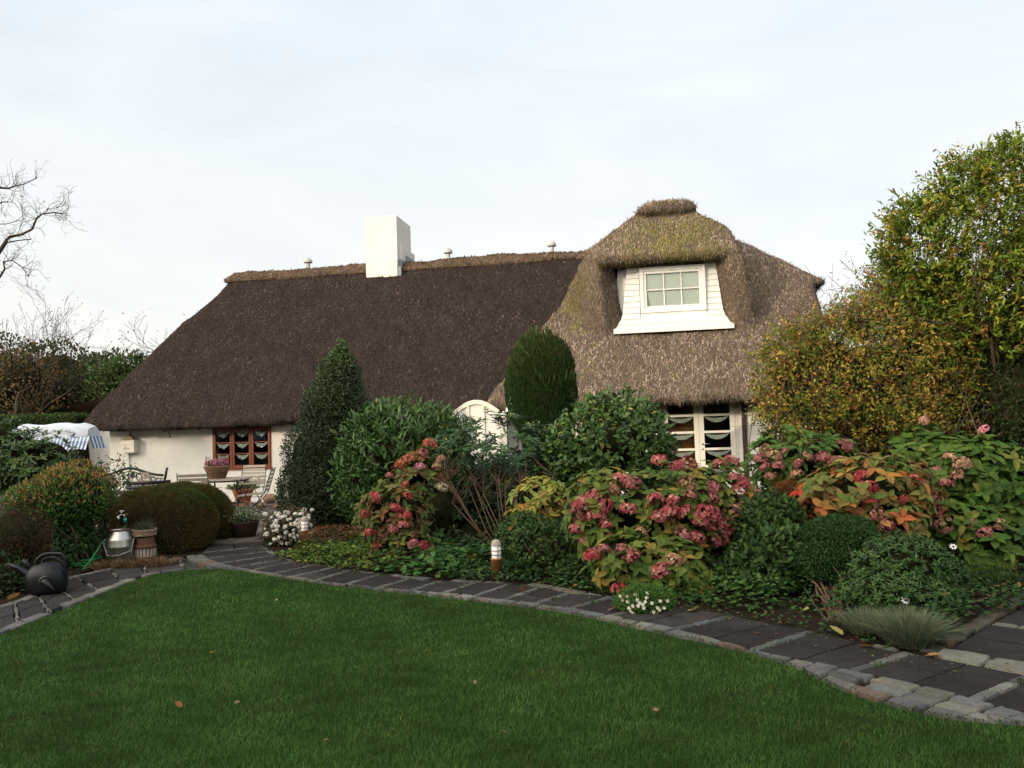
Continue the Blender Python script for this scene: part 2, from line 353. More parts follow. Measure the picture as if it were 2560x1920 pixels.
def branching(seed, start, d0, length, r, levels=5, kids=(2, 3), spread=32, shrink=.74, droop=0, seg=4, wig=.16, twigs=True, minr=.004, up=.05):
    """recursive limbs; returns MB and the tips"""
    rg = np.random.default_rng(seed); mb = MB(); tips = []
    def go(p, d, ln, r, lv):
        pts = [p]; q = np.array(p, float); dd = np.array(d, float)
        for i in range(seg):
            dd = unit(dd+rg.normal(0, wig, 3)+np.array([0, 0, up-droop])); q = q+dd*ln/seg; pts.append(q.copy())
        r1 = max(r*.62, minr); mb.tube(pts, np.linspace(r, r1, len(pts)), 6 if r > .04 else (4 if r > .012 else 3))
        if lv == 0: tips.append((q.copy(), dd.copy())); return
        for k in range(rg.integers(kids[0], kids[1]+1)):
            ax = unit(rg.normal(size=3)); ang = math.radians(rg.normal(spread, spread*.3)); sd = unit(np.cross(dd, ax))
            nd = unit(dd*math.cos(ang)+sd*math.sin(ang)); fr = rg.uniform(.45, 1) if k else 1
            j = min(seg, max(1, int(round(fr*seg)))); go(pts[j], nd, ln*shrink*rg.uniform(.75, 1.2), r1*(.9 if k == 0 else .7), lv-1)
    go(np.array(start, float), unit(np.array(d0, float)), length, r, levels)
    return mb, tips

# ------------------------------------------------------------------ house frame: u along the facade, v into the house
YAW = math.radians(9.4); HC, HS = math.cos(YAW), math.sin(YAW); HO = np.array([0, 18.26, 0])
def H(u, v, z): return np.array([u*HC+v*HS, HO[1]-u*HS+v*HC, z])
def Hv(P):
    P = np.asarray(P, float); return np.stack([P[:, 0]*HC+P[:, 1]*HS, HO[1]-P[:, 0]*HS+P[:, 1]*HC, P[:, 2]], 1)
house = thing('thatched_cottage', 'long low white cottage with thatched roof, white chimney and a white boarded dormer', 'house', (0, HO[1], 0), -YAW)

def smax(a, b, k): h = np.clip(.5-.5*(b-a)/k, 0, 1); return b*(1-h)+a*h+k*h*(1-h)
def smin(a, b, k): return -smax(-a, -b, k)
def surface_nets(fn, lo, hi, h):
    """polygonise fn(x,y,z)<0 (naive surface nets)"""
    ax = [np.arange(lo[i], hi[i]+h, h) for i in range(3)]; X, Y, Z = np.meshgrid(*ax, indexing='ij'); D = fn(X, Y, Z).astype(np.float32)
    n0, n1, n2 = D.shape; s = D < 0; cnt = np.zeros((n0-1, n1-1, n2-1), np.float32); acc = np.zeros((n0-1, n1-1, n2-1, 3), np.float32)
    cor = [(a, b, c) for a in (0, 1) for b in (0, 1) for c in (0, 1)]
    sub = lambda A, c: A[c[0]:c[0]+n0-1, c[1]:c[1]+n1-1, c[2]:c[2]+n2-1]
    for a in cor:
        for b in cor:
            if a < b and sum(x != y for x, y in zip(a, b)) == 1:
                da, db = sub(D, a), sub(D, b); cr = (da < 0) != (db < 0); t = np.where(cr, da/np.where(cr, da-db, 1), 0)
                for k in range(3): acc[..., k] += np.where(cr, a[k]+t*(b[k]-a[k]), 0)
                cnt += cr
    act = cnt > 0; idx = -np.ones(act.shape, np.int64); idx[act] = np.arange(act.sum()); I = np.argwhere(act)
    V = (acc[act]/cnt[act][:, None]+I)*h+np.array(lo); Q = []
    for k in range(3):
        a = [slice(None)]*3; b = [slice(None)]*3; a[k] = slice(0, -1); b[k] = slice(1, None)
        e = s[tuple(a)] != s[tuple(b)]; fl = s[tuple(a)]; E = np.argwhere(e); o1, o2 = [(1, 2), (2, 0), (0, 1)][k]
        ok = (E[:, o1] > 0) & (E[:, o2] > 0) & (E[:, o1] < act.shape[o1]) & (E[:, o2] < act.shape[o2]); E = E[ok]
        def at_(d1, d2):
            J = E.copy(); J[:, o1] -= d1; J[:, o2] -= d2; return idx[J[:, 0], J[:, 1], J[:, 2]]
        q = np.stack([at_(1, 1), at_(0, 1), at_(0, 0), at_(1, 0)], 1); f = fl[tuple(E.T)]; q[~f] = q[~f][:, ::-1]; Q.append(q)
    return V, np.vstack(Q)
_pl = [(np.random.default_rng(i).normal(size=3)*2.2, np.random.default_rng(i+50).uniform(0, 6)) for i in range(6)]
def ripple(X, Y, Z, a=.02): return a*sum(np.sin(X*k[0]+Y*k[1]+Z*k[2]+p)+.55*np.sin(X*k[1]*4.3+Y*k[2]*3+Z*k[0]*5+p*3) for k, p in _pl)/2.2

SL = .96; NZ = 1/math.hypot(1, SL)
def main_roof(u, v, z):
    fr = (z-1.87-SL*(v+.55))*NZ; bk = (z-1.87-SL*(8.55-v))*NZ; lf = (z-2.6-2.1*(u+10.47))/math.hypot(1, 2.1)
    d = smax(fr, bk, .12); d = smax(d, lf, .55); d = smax(d, -10.32-u, .35)
    # rounded near corner in plan
    d = smax(d, (-(u+10.3)-(v+.4))*.707-.15, .3)
    d = smax(d, u-2.6, .05)
    d = smax(d, 1.78+.10*np.clip((-9.3-u)/1.2, 0, 1)-z, .12)
    return d+ripple(u, v, z)
def wing_roof(u, v, z):
    fr = (z-2.02-SL*(v+.78))*NZ; bk = (z-1.9-SL*(8.55-v))*NZ
    left = (z-1.75-1.58*(u+.78))/math.hypot(1, 1.58)
    W_ = smax(fr, bk, .15); W_ = smax(W_, left, .25)
    hip = (z-6.18+.80*(u-5.42))/math.hypot(1, .82)
    body = smax(smax(W_, u-6.85, .12), hip, .3); tip = smax(smax(smax(W_, hip, .3), u-7.20, .06), 4.66-z, .08)
    A = np.minimum(body, tip)
    # projecting thatch round the dormer
    hood = (z-5.27-.74*(v-.55))/math.hypot(1, .80); lt = (z-6.78-.95*(u-2.85))/math.hypot(1, .95); rt = (z-6.72+.95*(u-4.22))/math.hypot(1, .95)
    C = smax(smax(lt, rt, .25), smax(left, u-5.16-.15*(5.1-z), .15), .16); C = smax(C, hood, .14); C = smax(C, z-6.80, .2)
    C = smax(C, (.62+.10*(5.0-z))-v, .10)
    op = np.maximum(np.maximum((2.44-.10*(z-3.7))-u-np.clip(1.2-v, 0, 1)*.75, u-(4.76-.14*(z-3.7))-np.clip(1.2-v, 0, 1)*.42), z-5.16)
    op = np.maximum(op, v-1.6)
    C = smax(C, -op, .10); C = smax(C, v-7.5, .3)
    C = smax(C, (2.02-.8*(v-.6)-u)*.78, .2)
    D = smin(A, C, .10)
    # ridge roll on the dormer ridge
    e = np.sqrt(((u-3.52)/.72)**2+((z-6.74)/.21)**2); e = (e-1)*.21; e = smax(e, 2.05-v, .3); e = smax(e, v-6.4, .2)
    D = np.minimum(D, e); D = smax(D, 1.95-z, .1)
    return D+ripple(u, v, z, .018)
def ridge(u, v, z):
    fr = (z-1.945-SL*(v+.55))*NZ; bk = (z-1.945-SL*(8.55-v))*NZ
    d = smax(fr, bk, .3); d = smax(d, 5.90-z+.02*np.sin(u*2.1), .03); d = smax(d, (z-2.75-2.1*(u+10.47))/math.hypot(1, 2.1), .3); d = smax(d, u-2.4, .02)
    d = np.maximum(d, -(np.maximum(np.abs(u+4.06)-.52, v-3.5)))
    return d+ripple(u, v, z, .014)

def thatch(name, fn, lo, hi, h, base, strands, ncol, seed, moss=None, ln=(.07, .2), lab=None, cut=None, wd=.022):
    V, Q = surface_nets(fn, lo, hi, h); rg = np.random.default_rng(seed)
    if moss is not None: mk = moss(V)
    else: mk = np.zeros(len(V))
    base = np.array(base); c = base[None]*(1+.0*V[:, :1]); c = c*(1-mk[:, None])+np.array((.115, .10, .03))*mk[:, None]
    o = rawmesh(name, V, [Q], M['thatch'], house, c, True)
    if lab: o['label'] = lab
    A, B, C_, D_ = (V[Q[:, i]] for i in range(4)); nr = np.cross(C_-A, D_-B); ar = np.linalg.norm(nr, axis=1)/2; nr = unit(nr)
    w = ar*((nr[:, 1] < .25) | (nr[:, 2] > .5)*(A[:, 1] < 4.4)); w[(nr[:, 2] < -.3)] *= .3; w /= w.sum()
    k = rg.choice(len(Q), strands, p=w); a, b = rg.random((2, strands, 1)); P = (A[k]*(1-a)+B[k]*a)*(1-b)+(D_[k]*(1-a)+C_[k]*a)*b; N = nr[k]
    if cut is not None:
        kk = cut(P); P, N = P[kk], N[kk]
    n = len(P); cm_ = np.sin(P[:, 0]*2.1+1.7*np.sin(P[:, 2]*3.3+P[:, 0]))*np.sin(P[:, 2]*5.1+1.3*np.sin(P[:, 0]*3.7)); dn = np.array([0, 0, -1.])-N*(-N[:, 2:3]); dn = unit(dn+rg.normal(0, .05, (n, 3))); 
    flat = np.abs(N[:, 2]) > .9; dn[flat] = unit(rg.normal(0, 1, (flat.sum(), 3))*[1, 1, .1])
    dn = unit(dn+rg.normal(0, .20, (n, 3))+N*rg.uniform(.02, .25, (n, 1)))
    hsh = lambda a, b, q: np.modf(np.abs(np.sin(np.floor(a)*127.1+np.floor(b)*311.7+q)*43758.5453))[0]
    wob = P[:, 0]+.03*np.sin(P[:, 2]*9+P[:, 0]*4); k1 = hsh(wob/.055, P[:, 2]/.14+hsh(wob/.055, wob*0, 3.), 1.); k2 = hsh(wob/.16, P[:, 2]/.30+hsh(wob/.16, wob*0, 5.), 2.)
    cc = palette(n, ncol[0], ncol[1], .22, rg)*((1+.22*cm_)*(.68+.55*k1)*(.78+.44*k2))[:, None]
    if moss is not None:
        mk = moss(P); q = rg.random(n) < mk; cc[q] = palette(q.sum(), [(.17, .15, .04), (.10, .11, .03), (.22, .17, .07)], None, .25, rg)
    LL = rg.uniform(*ln, n); V2, T2, C2 = leaves(P-dn*LL[:, None]*.5, dn, N, LL, wd*rg.uniform(.6, 1.6, n), cc, T_BLADE)
    s_ = rawmesh('straw', V2, [T2], M['straw'], house, C2); s_.parent = o; s_['kind'] = 'stuff'
    return o
darkc = ([(.046, .036, .032), (.032, .026, .024), (.066, .049, .041), (.13, .095, .07)], [5, 4, 2, .12])
lightc = ([(.215, .165, .128), (.155, .117, .092), (.285, .22, .168), (.09, .068, .054)], [5, 4, 2.5, 2])
thatch('thatched_roof', main_roof, (-11.1, -1.1, 1.5), (2.9, 9.2, 6.6), .075, (.034, .026, .023), 165000, darkc, 3, lab='dark brown thatch over the long main part of the cottage')
def mossy(P):
    u, v, z = P.T; n1 = .5+.5*np.sin(u*5.1+1.3*np.sin(z*4))*np.sin(z*6.3+u*2)
    m = np.exp(-((u-3.6)/1.1)**2)*np.clip((z-4.9)/.2, 0, 1)*np.clip((6.75-z)/.6, 0, 1)*(v < 2.6)*(.55+.45*n1)
    m2 = np.exp(-((u-1.35)/.35)**2)*np.exp(-((z-4.4)/.8)**2)*n1*.7
    return np.clip(m*.8+m2+.10*n1, 0, .9)
thatch('thatched_roof', wing_roof, (-1.5, -1.3, 1.7), (7.4, 9.2, 7.25), .065, (.12, .092, .072), 290000, lightc, 4, moss=mossy, ln=(.09, .30), wd=.015, lab='lighter tan thatch wrapping round the white dormer')
thatch('ridge_cap', ridge, (-10.5, 2.6, 5.5), (2.6, 5.4, 6.7), .06, (.11, .075, .05), 26000, ([(.12, .085, .06), (.075, .055, .042), (.19, .13, .09)], [4, 4, 1.2]), 5, ln=(.06, .2))

# walls with real openings
def wall_front(u0, u1, z1, openings, name='wall', v=0.0, th=.3):
    mb = MB(); us = sorted({u0, u1, *[o[0] for o in openings], *[o[1] for o in openings]}); 
    for a, b in zip(us[:-1], us[1:]):
        z = 0.0
        for o in sorted([o for o in openings if o[0] <= a+1e-6 and o[1] >= b-1e-6], key=lambda o: o[2]):
            if o[2] > z: mb.box((a, v, z), (b, v+th, o[2]))
            z = o[3]
        if z < z1: mb.box((a, v, z), (b, v+th, z1))
    return mb
WIN = (-7.14, -5.68, .82, 1.76)     # red-brown window opening
DOOR = (2.45, 4.78, .06, 2.16)      # white double door opening
mb = wall_front(-9.80, 6.5, 2.05, [WIN, DOOR])
mb.box((-9.80, .302, 0), (-9.5, 7.9, 2.3)); mb.box((6.2, .302, 0), (6.5, 7.9, 2.05)); mb.box((-9.8, 7.902, 0), (6.5, 8.2, 2.05))
mb.box((-9.5, .31, -.02), (6.2, 7.9, .03)); 
mb.build('wall', M['wall'], house)
MB_ = MB(); MB_.box((4.87, -.03, 0.02), (4.97, -.003, 2.1)); MB_.build('timber_post', M['darkwood'], house)
mbp = MB(); mbp.box((-9.3, -.045, 0), (-9.27, -.003, 1.9)); mbp.build('downpipe', M['white'], house)
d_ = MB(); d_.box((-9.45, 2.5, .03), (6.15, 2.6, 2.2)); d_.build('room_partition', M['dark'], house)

# red window: three casements, each three panes high, swagged white curtains behind
def swag(mb, x0, x1, zt, v, depth, dip, rg, n=14, tip=.25):
    t = np.linspace(0, 1, n); x = x0+(x1-x0)*t; top = zt-dip*np.sin(np.pi*t)*.55; bot = top-depth*np.sin(np.pi*t)**.75-.006; bot[n//2] -= depth*tip; bot += rg.normal(0, depth*.05, n)
    off = v+.012*np.sin(t*19); V = np.vstack([np.c_[x, off, top], np.c_[x, off-.01, bot]]); mb.add(V, [(i, i+1, n+i+1, n+i) for i in range(n-1)])
win = MB(); u0, u1, z0, z1 = WIN; cw = (u1-u0-.04)/3; rgw = np.random.default_rng(5)
win.box((u0-.03, -.02, z0-.05), (u1+.03, .10, z0)); win.box((u0, -.012, z1-.03), (u1, .10, z1)); win.box((u0, -.012, z0+.001), (u0+.03, .10, z1-.031)); win.box((u1-.03, -.012, z0+.001), (u1, .10, z1-.031))
wo = win.build('window', M['redwood'], house, label='red-brown wooden window of three casements')
for i in range(3):
    a = u0+.032+i*cw; b = a+cw-.012; f = MB(); zz0, zz1 = z0+.003, z1-.034
    f.box((a, -.032, zz0), (a+.05, .02, zz1)); f.box((b-.05, -.032, zz0), (b, .02, zz1)); f.box((a+.051, -.032, zz0), (b-.051, .02, zz0+.065)); f.box((a+.051, -.032, zz1-.05), (b-.051, .02, zz1))
    hh = (zz1-.05-zz0-.065)/3
    for k in (1, 2): zc = zz0+.065+hh*k; f.box((a+.051, -.028, zc-.011), (b-.051, .012, zc+.011))
    fo = f.build('casement', M['redwood'], house); fo.parent = wo
    g = MB(); g.box((a+.051, -.006, zz0+.066), (b-.051, -.003, zz1-.051)); go = g.build('pane', M['glass'], house); go.parent = wo
    for k in range(3):
        c = MB(); swag(c, a+.065, b-.065, zz0+.065+hh*(k+1)-.008, .012, hh*.32, hh*.22, rgw); co = c.build('curtain', M['curtain'], house, smooth=True); co.parent = wo
# white double glazed door
u0, u1, z0, z1 = DOOR; dfm = MB(); dfm.box((u0, -.015, z1-.05), (u1, .12, z1)); dfm.box((u0, -.015, z0), (u0+.05, .12, z1-.051)); dfm.box((u1-.05, -.015, z0), (u1, .12, z1-.051))
dfo = dfm.build('door_frame', M['cream'], house)
lw = (u1-u0-.10)/3
for i in range(3):
    a = u0+.052+i*lw; b = a+lw-.006; f = MB(); zz0, zz1 = z0+.01, z1-.053; st = .10
    f.box((a, -.03, zz0), (a+st, .02, zz1)); f.box((b-st, -.03, zz0), (b, .02, zz1)); zt = zz1-.09; ph = .365; gp = .05; z = zt; cs = []
    f.box((a+st+.001, -.03, zt), (b-st-.001, .02, zz1)); g = MB()
    for k in range(5):
        nz_ = z-.31; g.box((a+st+.001, -.006, nz_), (b-st-.001, -.003, z)); c = MB(); cs.append(c); swag(c, a+st+.02, b-st-.02, z-.012-(.05 if k == 0 else 0), .018, .02 if k == 0 else .085, .055, rgw, 18, 0)
        z = nz_
        if k < 4: f.box((a+st+.001, -.028, z-gp), (b-st-.001, .016, z)); z -= gp
    f.box((a+st+.001, -.03, zz0), (b-st-.001, .02, z))
    do = f.build('door', M['cream'], house); g.build('pane', M['glass'], house).parent = do
    for c in cs: c.build('curtain', M['curtain'], house, True).parent = do
    if i == 2:
        hd = MB(); hd.tube([(a+.05, -.05, 1.08), (a+.20, -.055, 1.075)], .009, 8); hd.tube([(a+.05, -.03, 1.08), (a+.05, -.065, 1.08)], .022, 10); hd.tube([(a+.05, -.03, .97), (a+.05, -.045, .97)], .022, 10)
        hd.build('handle', M['chrome'], house, True).parent = do
    if i == 1:
        wp = MB(); wp.box((a+st-.02, .35, .4), (b-.02, .38, 1.75)); wp.build('wood_panel', M['amberwood'], house)

# dormer: boarded white face, window, flared apron
def dface(u, z):                     # v of the boarded face at height z
    return 1.17-.05*(5.2-z)-.30*np.clip((4.0-z)/.35, 0, 1)**2
edgeL = lambda z: np.interp(z, [3.62, 3.72, 4.0, 5.3], [2.24, 2.29, 2.44, 2.60]); edgeR = lambda z: np.interp(z, [3.62, 3.72, 4.0, 5.3], [4.88, 4.84, 4.70, 4.56])
db = MB(); zs = np.arange(3.665, 5.45, .135); WO = (2.86, 4.33, 4.06, 5.10)
for z in zs:
    a, b = z, z+.131; 
    segs = [(edgeL((a+b)/2), edgeR((a+b)/2))] if (b < WO[2] or a > WO[3]-.03) else [(edgeL((a+b)/2), WO[0]-.012), (WO[1]+.012, edgeR((a+b)/2))]
    for s0, s1 in segs:
        e0, e1 = s0+(edgeL(b)-edgeL((a+b)/2) if s0 < 2.7 else 0), s1+(edgeR(b)-edgeR((a+b)/2) if s1 > 4.3 else 0); s0 += (edgeL(a)-edgeL((a+b)/2) if s0 < 2.7 else 0); s1 += (edgeR(a)-edgeR((a+b)/2) if s1 > 4.3 else 0)
        db.add([(s0, dface(0, a)-.016, a), (s1, dface(0, a)-.016, a), (e1, dface(0, b)+.004, b), (e0, dface(0, b)+.004, b), (s0, dface(0, a)+.03, a), (s1, dface(0, a)+.03, a), (e1, dface(0, b)+.05, b), (e0, dface(0, b)+.05, b)],
               [(0, 1, 2, 3), (4, 7, 6, 5), (3, 2, 6, 7), (0, 4, 5, 1), (0, 3, 7, 4), (1, 5, 6, 2)])
dbo = db.build('dormer_boards', M['white'], house, label='white weatherboarding of the dormer')
bk = MB(); bk.add([(2.2, 1.34, 3.6), (4.85, 1.34, 3.6), (4.5, 1.34, 5.4), (2.4, 1.34, 5.4)], [(0, 1, 2, 3)]); bk.add([(2.24, .70, 3.575), (4.88, .70, 3.575), (4.88, .70, 3.665), (2.24, .70, 3.665), (2.24, 1.2, 3.60), (4.88, 1.2, 3.60), (4.88, 1.0, 3.74), (2.24, 1.0, 3.74)], [(0, 1, 2, 3), (3, 2, 6, 7), (0, 4, 5, 1), (0, 3, 7, 4), (1, 5, 6, 2)])
bk.build('dormer_sill', M['white'], house)
dw = MB(); vv = 1.10; a, b, z0, z1 = WO
def frame(mb, a, b, z0, z1, v0, v1, t):
    mb.box((a, v0, z0), (b, v1, z0+t)); mb.box((a, v0, z1-t), (b, v1, z1)); mb.box((a, v0, z0+t+.0005), (a+t, v1, z1-t-.0005)); mb.box((b-t, v0, z0+t+.0005), (b, v1, z1-t-.0005))
dw.box((a, 1.085, z0-.16), (b, 1.25, z0-.001)); frame(dw, a, b, z0, z1, 1.05, 1.25, .085); frame(dw, a+.087, b-.087, z0+.087, z1-.087, 1.075, 1.2, .06)
ga, gb, g0, g1 = a+.148, b-.148, z0+.148, z1-.148
for k in (1, 2): x = ga+(gb-ga)*k/3; dw.box((x-.012, 1.085, g0), (x+.012, 1.12, g1))
zc = (g0+g1)/2; dw.box((ga, 1.088, zc-.012), (gb, 1.117, zc+.012))
dwo = dw.build('dormer_window', M['white'], house, label='white six-pane window in the dormer')
g = MB(); g.box((ga, 1.125, g0), (gb, 1.128, g1)); g.build('pane', M['glass'], house).parent = dwo
bl = MB(); bl.add([(ga+.09, 1.155, g0), (gb+.02, 1.155, g0), (gb+.02, 1.155, g1+.02), (ga+.02, 1.155, g1+.02), (ga+.02, 1.155, g0+.30), (ga+.05, 1.155, g0+.14)], t=[(0, 1, 2), (0, 2, 5), (5, 2, 4), (4, 2, 3)]); bl.build('blind', M['blind'], house).parent = dwo

# chimney
ch = MB(); a, b = -4.50, -3.62
ch.box((a, 3.5, 6.2), (b, 4.85, 7.42)); ch.add([(a+.06, 3.46, 5.62), (b-.04, 3.46, 5.62), (b, 3.47, 5.75), (b, 3.47, 6.199), (a, 3.47, 6.199), (a, 3.47, 5.75), (a+.06, 4.3, 5.62), (b-.04, 4.3, 5.62), (b, 4.3, 5.75), (b, 4.3, 6.199), (a, 4.3, 6.199), (a, 4.3, 5.75)],
    [(3, 4, 10, 9), (4, 5, 11, 10), (2, 3, 9, 8)], [(0, 1, 2), (0, 2, 3), (0, 3, 4), (0, 4, 5), (0, 6, 7), (0, 7, 1), (1, 7, 8), (1, 8, 2), (5, 0, 6), (5, 6, 11)])
ch.box((b-.3, 3.75, 5.8), (b+.06, 5.0, 6.62)); cho = ch.build('chimney', mat('chimney_render', (.66, .635, .58), .9, noise=[(1.1, .08), (6, .05), (40, .04)], bump=[(12, .01), (70, .003)]), house, label='square white rendered chimney')
fl = MB(); fl.box((b-.1, 3.62, 6.0), (b+.085, 4.6, 6.22)); fl.box((b+.0, 4.1, 6.221), (b+.09, 4.75, 6.42)); fl.box((b-.2, 3.49, 5.72), (b+.10, 3.9, 6.0)); fl.build('flashing', M['lead'], house).parent = cho
# ridge vents
def vent(u, v=4.0, z=6.14):
    m = MB(); o = (u, v, z); m.lathe([(.055, 0), (.055, .27)], o, 14); m.lathe([(.12, .24), (.125, .26), (.12, .30), (.08, .36), (.0, .39)], o, 14); m.lathe([(.0, .24), (.12, .24)], o, 14)
    m.build('roof_vent', M['zinc'], house, True)
for px in (776, 1130, 1392):
    k = (px-1280)/F; u = (k*(HO[1]+4*HC)-4*HS)/(HC+k*HS); vent(u)

# ------------------------------------------------------------------ ground, lawn, paths, beds
g = MB(); g.add([(-400, -200, -.03), (400, -200, -.03), (400, 700, -.03), (-400, 700, -.03)], [(0, 1, 2, 3)]); go = g.build('ground', M['ground']); tag(go, kind='structure')

def spline(P, n=200):
    P = np.asarray(P, float); P = np.vstack([2*P[0]-P[1], P, 2*P[-1]-P[-2]]); out = []
    for i in range(1, len(P)-2):
        t = np.linspace(0, 1, 24, endpoint=False)[:, None]; a, b, c, d = P[i-1:i+3]
        out.append(.5*((2*b)+(-a+c)*t+(2*a-5*b+4*c-d)*t*t+(-a+3*b-3*c+d)*t**3))
    Q = np.vstack(out+[P[-2:-1]]); s = np.r_[0, np.cumsum(np.linalg.norm(np.diff(Q, axis=0), axis=1))]; k = np.linspace(0, s[-1], n)
    return np.c_[np.interp(k, s, Q[:, 0]), np.interp(k, s, Q[:, 1])]
G2 = lambda pts: np.array([gnd(*p)[:2] for p in pts])
lawn_px = [(2760, 1838), (2560, 1822), (2372, 1805), (2198, 1764), (2083, 1724), (1990, 1678), (1851, 1634), (1620, 1583), (1388, 1533), (1157, 1504), (983, 1484), (810, 1464), (648, 1438), (555, 1426), (463, 1429), (382, 1440), (289, 1475), (116, 1545), (0, 1591), (-300, 1700)]
lawn_edge = spline(G2(lawn_px), 500)
poly_lawn = np.vstack([lawn_edge, [(-6, -.6), (6.5, -.6)]])
def inside(P, poly):
    x, y = P[:, 0], P[:, 1]; r = np.zeros(len(P), bool); j = len(poly)-1
    for i in range(len(poly)):
        xi, yi = poly[i]; xj, yj = poly[j]; c = ((yi > y) != (yj > y)) & (x < (xj-xi)*(y-yi)/(yj-yi+1e-12)+xi); r ^= c; j = i
    return r
def sheet(name, poly, z, m, step=.25, bump=0, kind='structure', seed=0, edge=0):
    lo = poly.min(0); hi = poly.max(0); nx = int((hi[0]-lo[0])/step)+2; ny = int((hi[1]-lo[1])/step)+2
    X, Y = np.meshgrid(lo[0]+np.arange(nx)*step, lo[1]+np.arange(ny)*step, indexing='ij'); P = np.c_[X.ravel(), Y.ravel()]; ins = inside(P+step/2, poly).reshape(nx, ny)
    Z = np.full(len(P), z)+bump*(np.sin(P[:, 0]*3.1+seed)*np.cos(P[:, 1]*2.7)+.5*np.sin(P[:, 0]*7+P[:, 1]*5))
    q = [(i*ny+j, (i+1)*ny+j, (i+1)*ny+j+1, i*ny+j+1) for i in range(nx-1) for j in range(ny-1) if ins[i, j]]
    o = rawmesh(name, np.c_[P, Z], [np.array(q)], m, smooth=True); tag(o, kind=kind); return o
# lawn sheet: fan to the exact curve
fan = MB(); cx = np.array([0.5, 3.0]); fan.add(np.vstack([np.r_[cx, .012], np.c_[poly_lawn, np.full(len(poly_lawn), .012)]]), t=[(0, i+1, (i+1) % len(poly_lawn)+1) for i in range(len(poly_lawn))])
tag(fan.build('lawn_ground', M['lawnbase']), kind='structure')

# grass blades: more and finer near the camera
def lawn_grass():
    rg = np.random.default_rng(11); P = []
    for (d0, d1, dens) in ((2.5, 4.5, 15000), (4.5, 6, 10000), (6, 8, 5600), (8, 10.5, 3400), (10.5, 14, 2000)):
        lo, hi = (-10, .5), (9, 13); n = int(dens*19*12.5); 
        for c in range(0, n, 500000):
            m = min(500000, n-c); q = np.c_[rg.uniform(lo[0], hi[0], m), rg.uniform(lo[1], hi[1], m)]; d = np.hypot(q[:, 0], q[:, 1]); ok = (d >= d0) & (d < d1) & (np.abs(q[:, 0]) < q[:, 1]*.66+.3)
            q = q[ok]; q = q[inside(q, poly_lawn)]; P.append(q)
    P = np.vstack(P); n = len(P); d = np.hypot(P[:, 0], P[:, 1]); a = rg.uniform(0, 2*np.pi, n)
    pn = np.sin(P[:, 0]*2.3+1.5*np.sin(P[:, 1]*1.7))*np.sin(P[:, 1]*2.9+P[:, 0]); pn2 = np.sin(P[:, 0]*9+2*np.sin(P[:, 1]*7))*np.sin(P[:, 1]*11)
    tilt = .75*(pn2*.4+rg.uniform(.3, 1.1, n)); D = np.c_[np.cos(a)*tilt, np.sin(a)*tilt, np.ones(n)]
    Ln = rg.uniform(.015, .036, n)*(1+.15*pn)
    Wd = .0022*np.maximum(1, d/3.4)*rg.uniform(.7, 1.3, n)
    C = palette(n, [(.043, .105, .020), (.058, .135, .026), (.080, .156, .035), (.115, .14, .042), (.15, .13, .05)], [5, 5, 2.2, .5, .15], .25, rg)*(1+.20*pn+.20*pn2)[:, None]; bw = rg.random(n) < np.clip(.25*(np.sin(P[:, 0]*4.7+3*np.sin(P[:, 1]*3.1))*np.sin(P[:, 1]*5.3+1)-.35), 0, 1); C[bw] = palette(int(bw.sum()), [(.09, .075, .03), (.06, .07, .03)], None, .2, rg)
    yl = np.exp(-(((P-gnd(2140, 1830)[:2])/.22)**2).sum(1))+.5*(np.sin(P[:, 0]*3.3+4)*np.sin(P[:, 1]*4.1+2) > .8); k = rg.random(n) < yl*.3; C[k] = C[k]*np.array([2.0, 1.25, 1.1])
    P = P+rg.normal(0, .018, P.shape); P3 = np.c_[P, np.full(n, .012)]; N = np.c_[-np.sin(a), np.cos(a), np.zeros(n)]; N = np.cross(D, np.c_[np.cos(a+1.57), np.sin(a+1.57), np.zeros(n)])
    V, T, CC = leaves(P3, D, N, Ln, Wd, C, T_BLADE); o = rawmesh('grass', V, [T], M['grass'], None, np.clip(CC, 0, 1)); tag(o, 'short green mown lawn grass', 'grass', kind='stuff')
lawn_grass()

# paving
PAV = MB()
def stone(c4, z=.03, h=.06, col=(.2, .2, .2), rnd=.16, jit=.005, rg=RG, crown=.003):
    """irregular block over the four ground corners c4 (in order)"""
    c4 = np.asarray(c4, float); m = c4.mean(0); pts = []
    for i in range(4):
        p, a, b = c4[i], c4[i-1], c4[(i+1) % 4]; l1 = np.linalg.norm(a-p); l2 = np.linalg.norm(b-p); r = rnd*min(l1, l2)*.5
        p1 = p+(a-p)/l1*r; p2 = p+(b-p)/l2*r; pm = (p1+p2)/2*.45+p*.55; pts += [p1, pm, p2, (p2+b-(b-p)/l2*r)/2]
    pts = np.array(pts)+rg.normal(0, jit, (16, 2)); s = np.sqrt(np.abs(np.cross(c4[1]-c4[0], c4[3]-c4[0]))); ins = min(.012/max(s, .05), .25)
    top = pts+(m-pts)*ins; n = 16
    V = np.vstack([np.c_[pts, np.full(n, z-h)], np.c_[pts, np.full(n, z-.012)], np.c_[top, np.full(n, z)+rg.normal(0, .0015, n)], [[*m, z+crown]]])
    q = [(k*n+i, k*n+(i+1) % n, (k+1)*n+(i+1) % n, (k+1)*n+i) for k in (0, 1) for i in range(n)]; t = [(2*n+i, 2*n+(i+1) % n, 3*n) for i in range(n)]
    PAV.add(V, q, t, np.array(col)*rg.uniform(.82, 1.2)*rg.uniform(.96, 1.04, 3))
SETT = [(.125, .118, .100), (.098, .098, .094), (.155, .148, .125), (.13, .095, .078)]; SW = [6, 5, 2.5, .3]
def sett(): return SETT[RG.choice(4, p=np.array(SW)/sum(SW))]
SLAB = (.026, .023, .022)
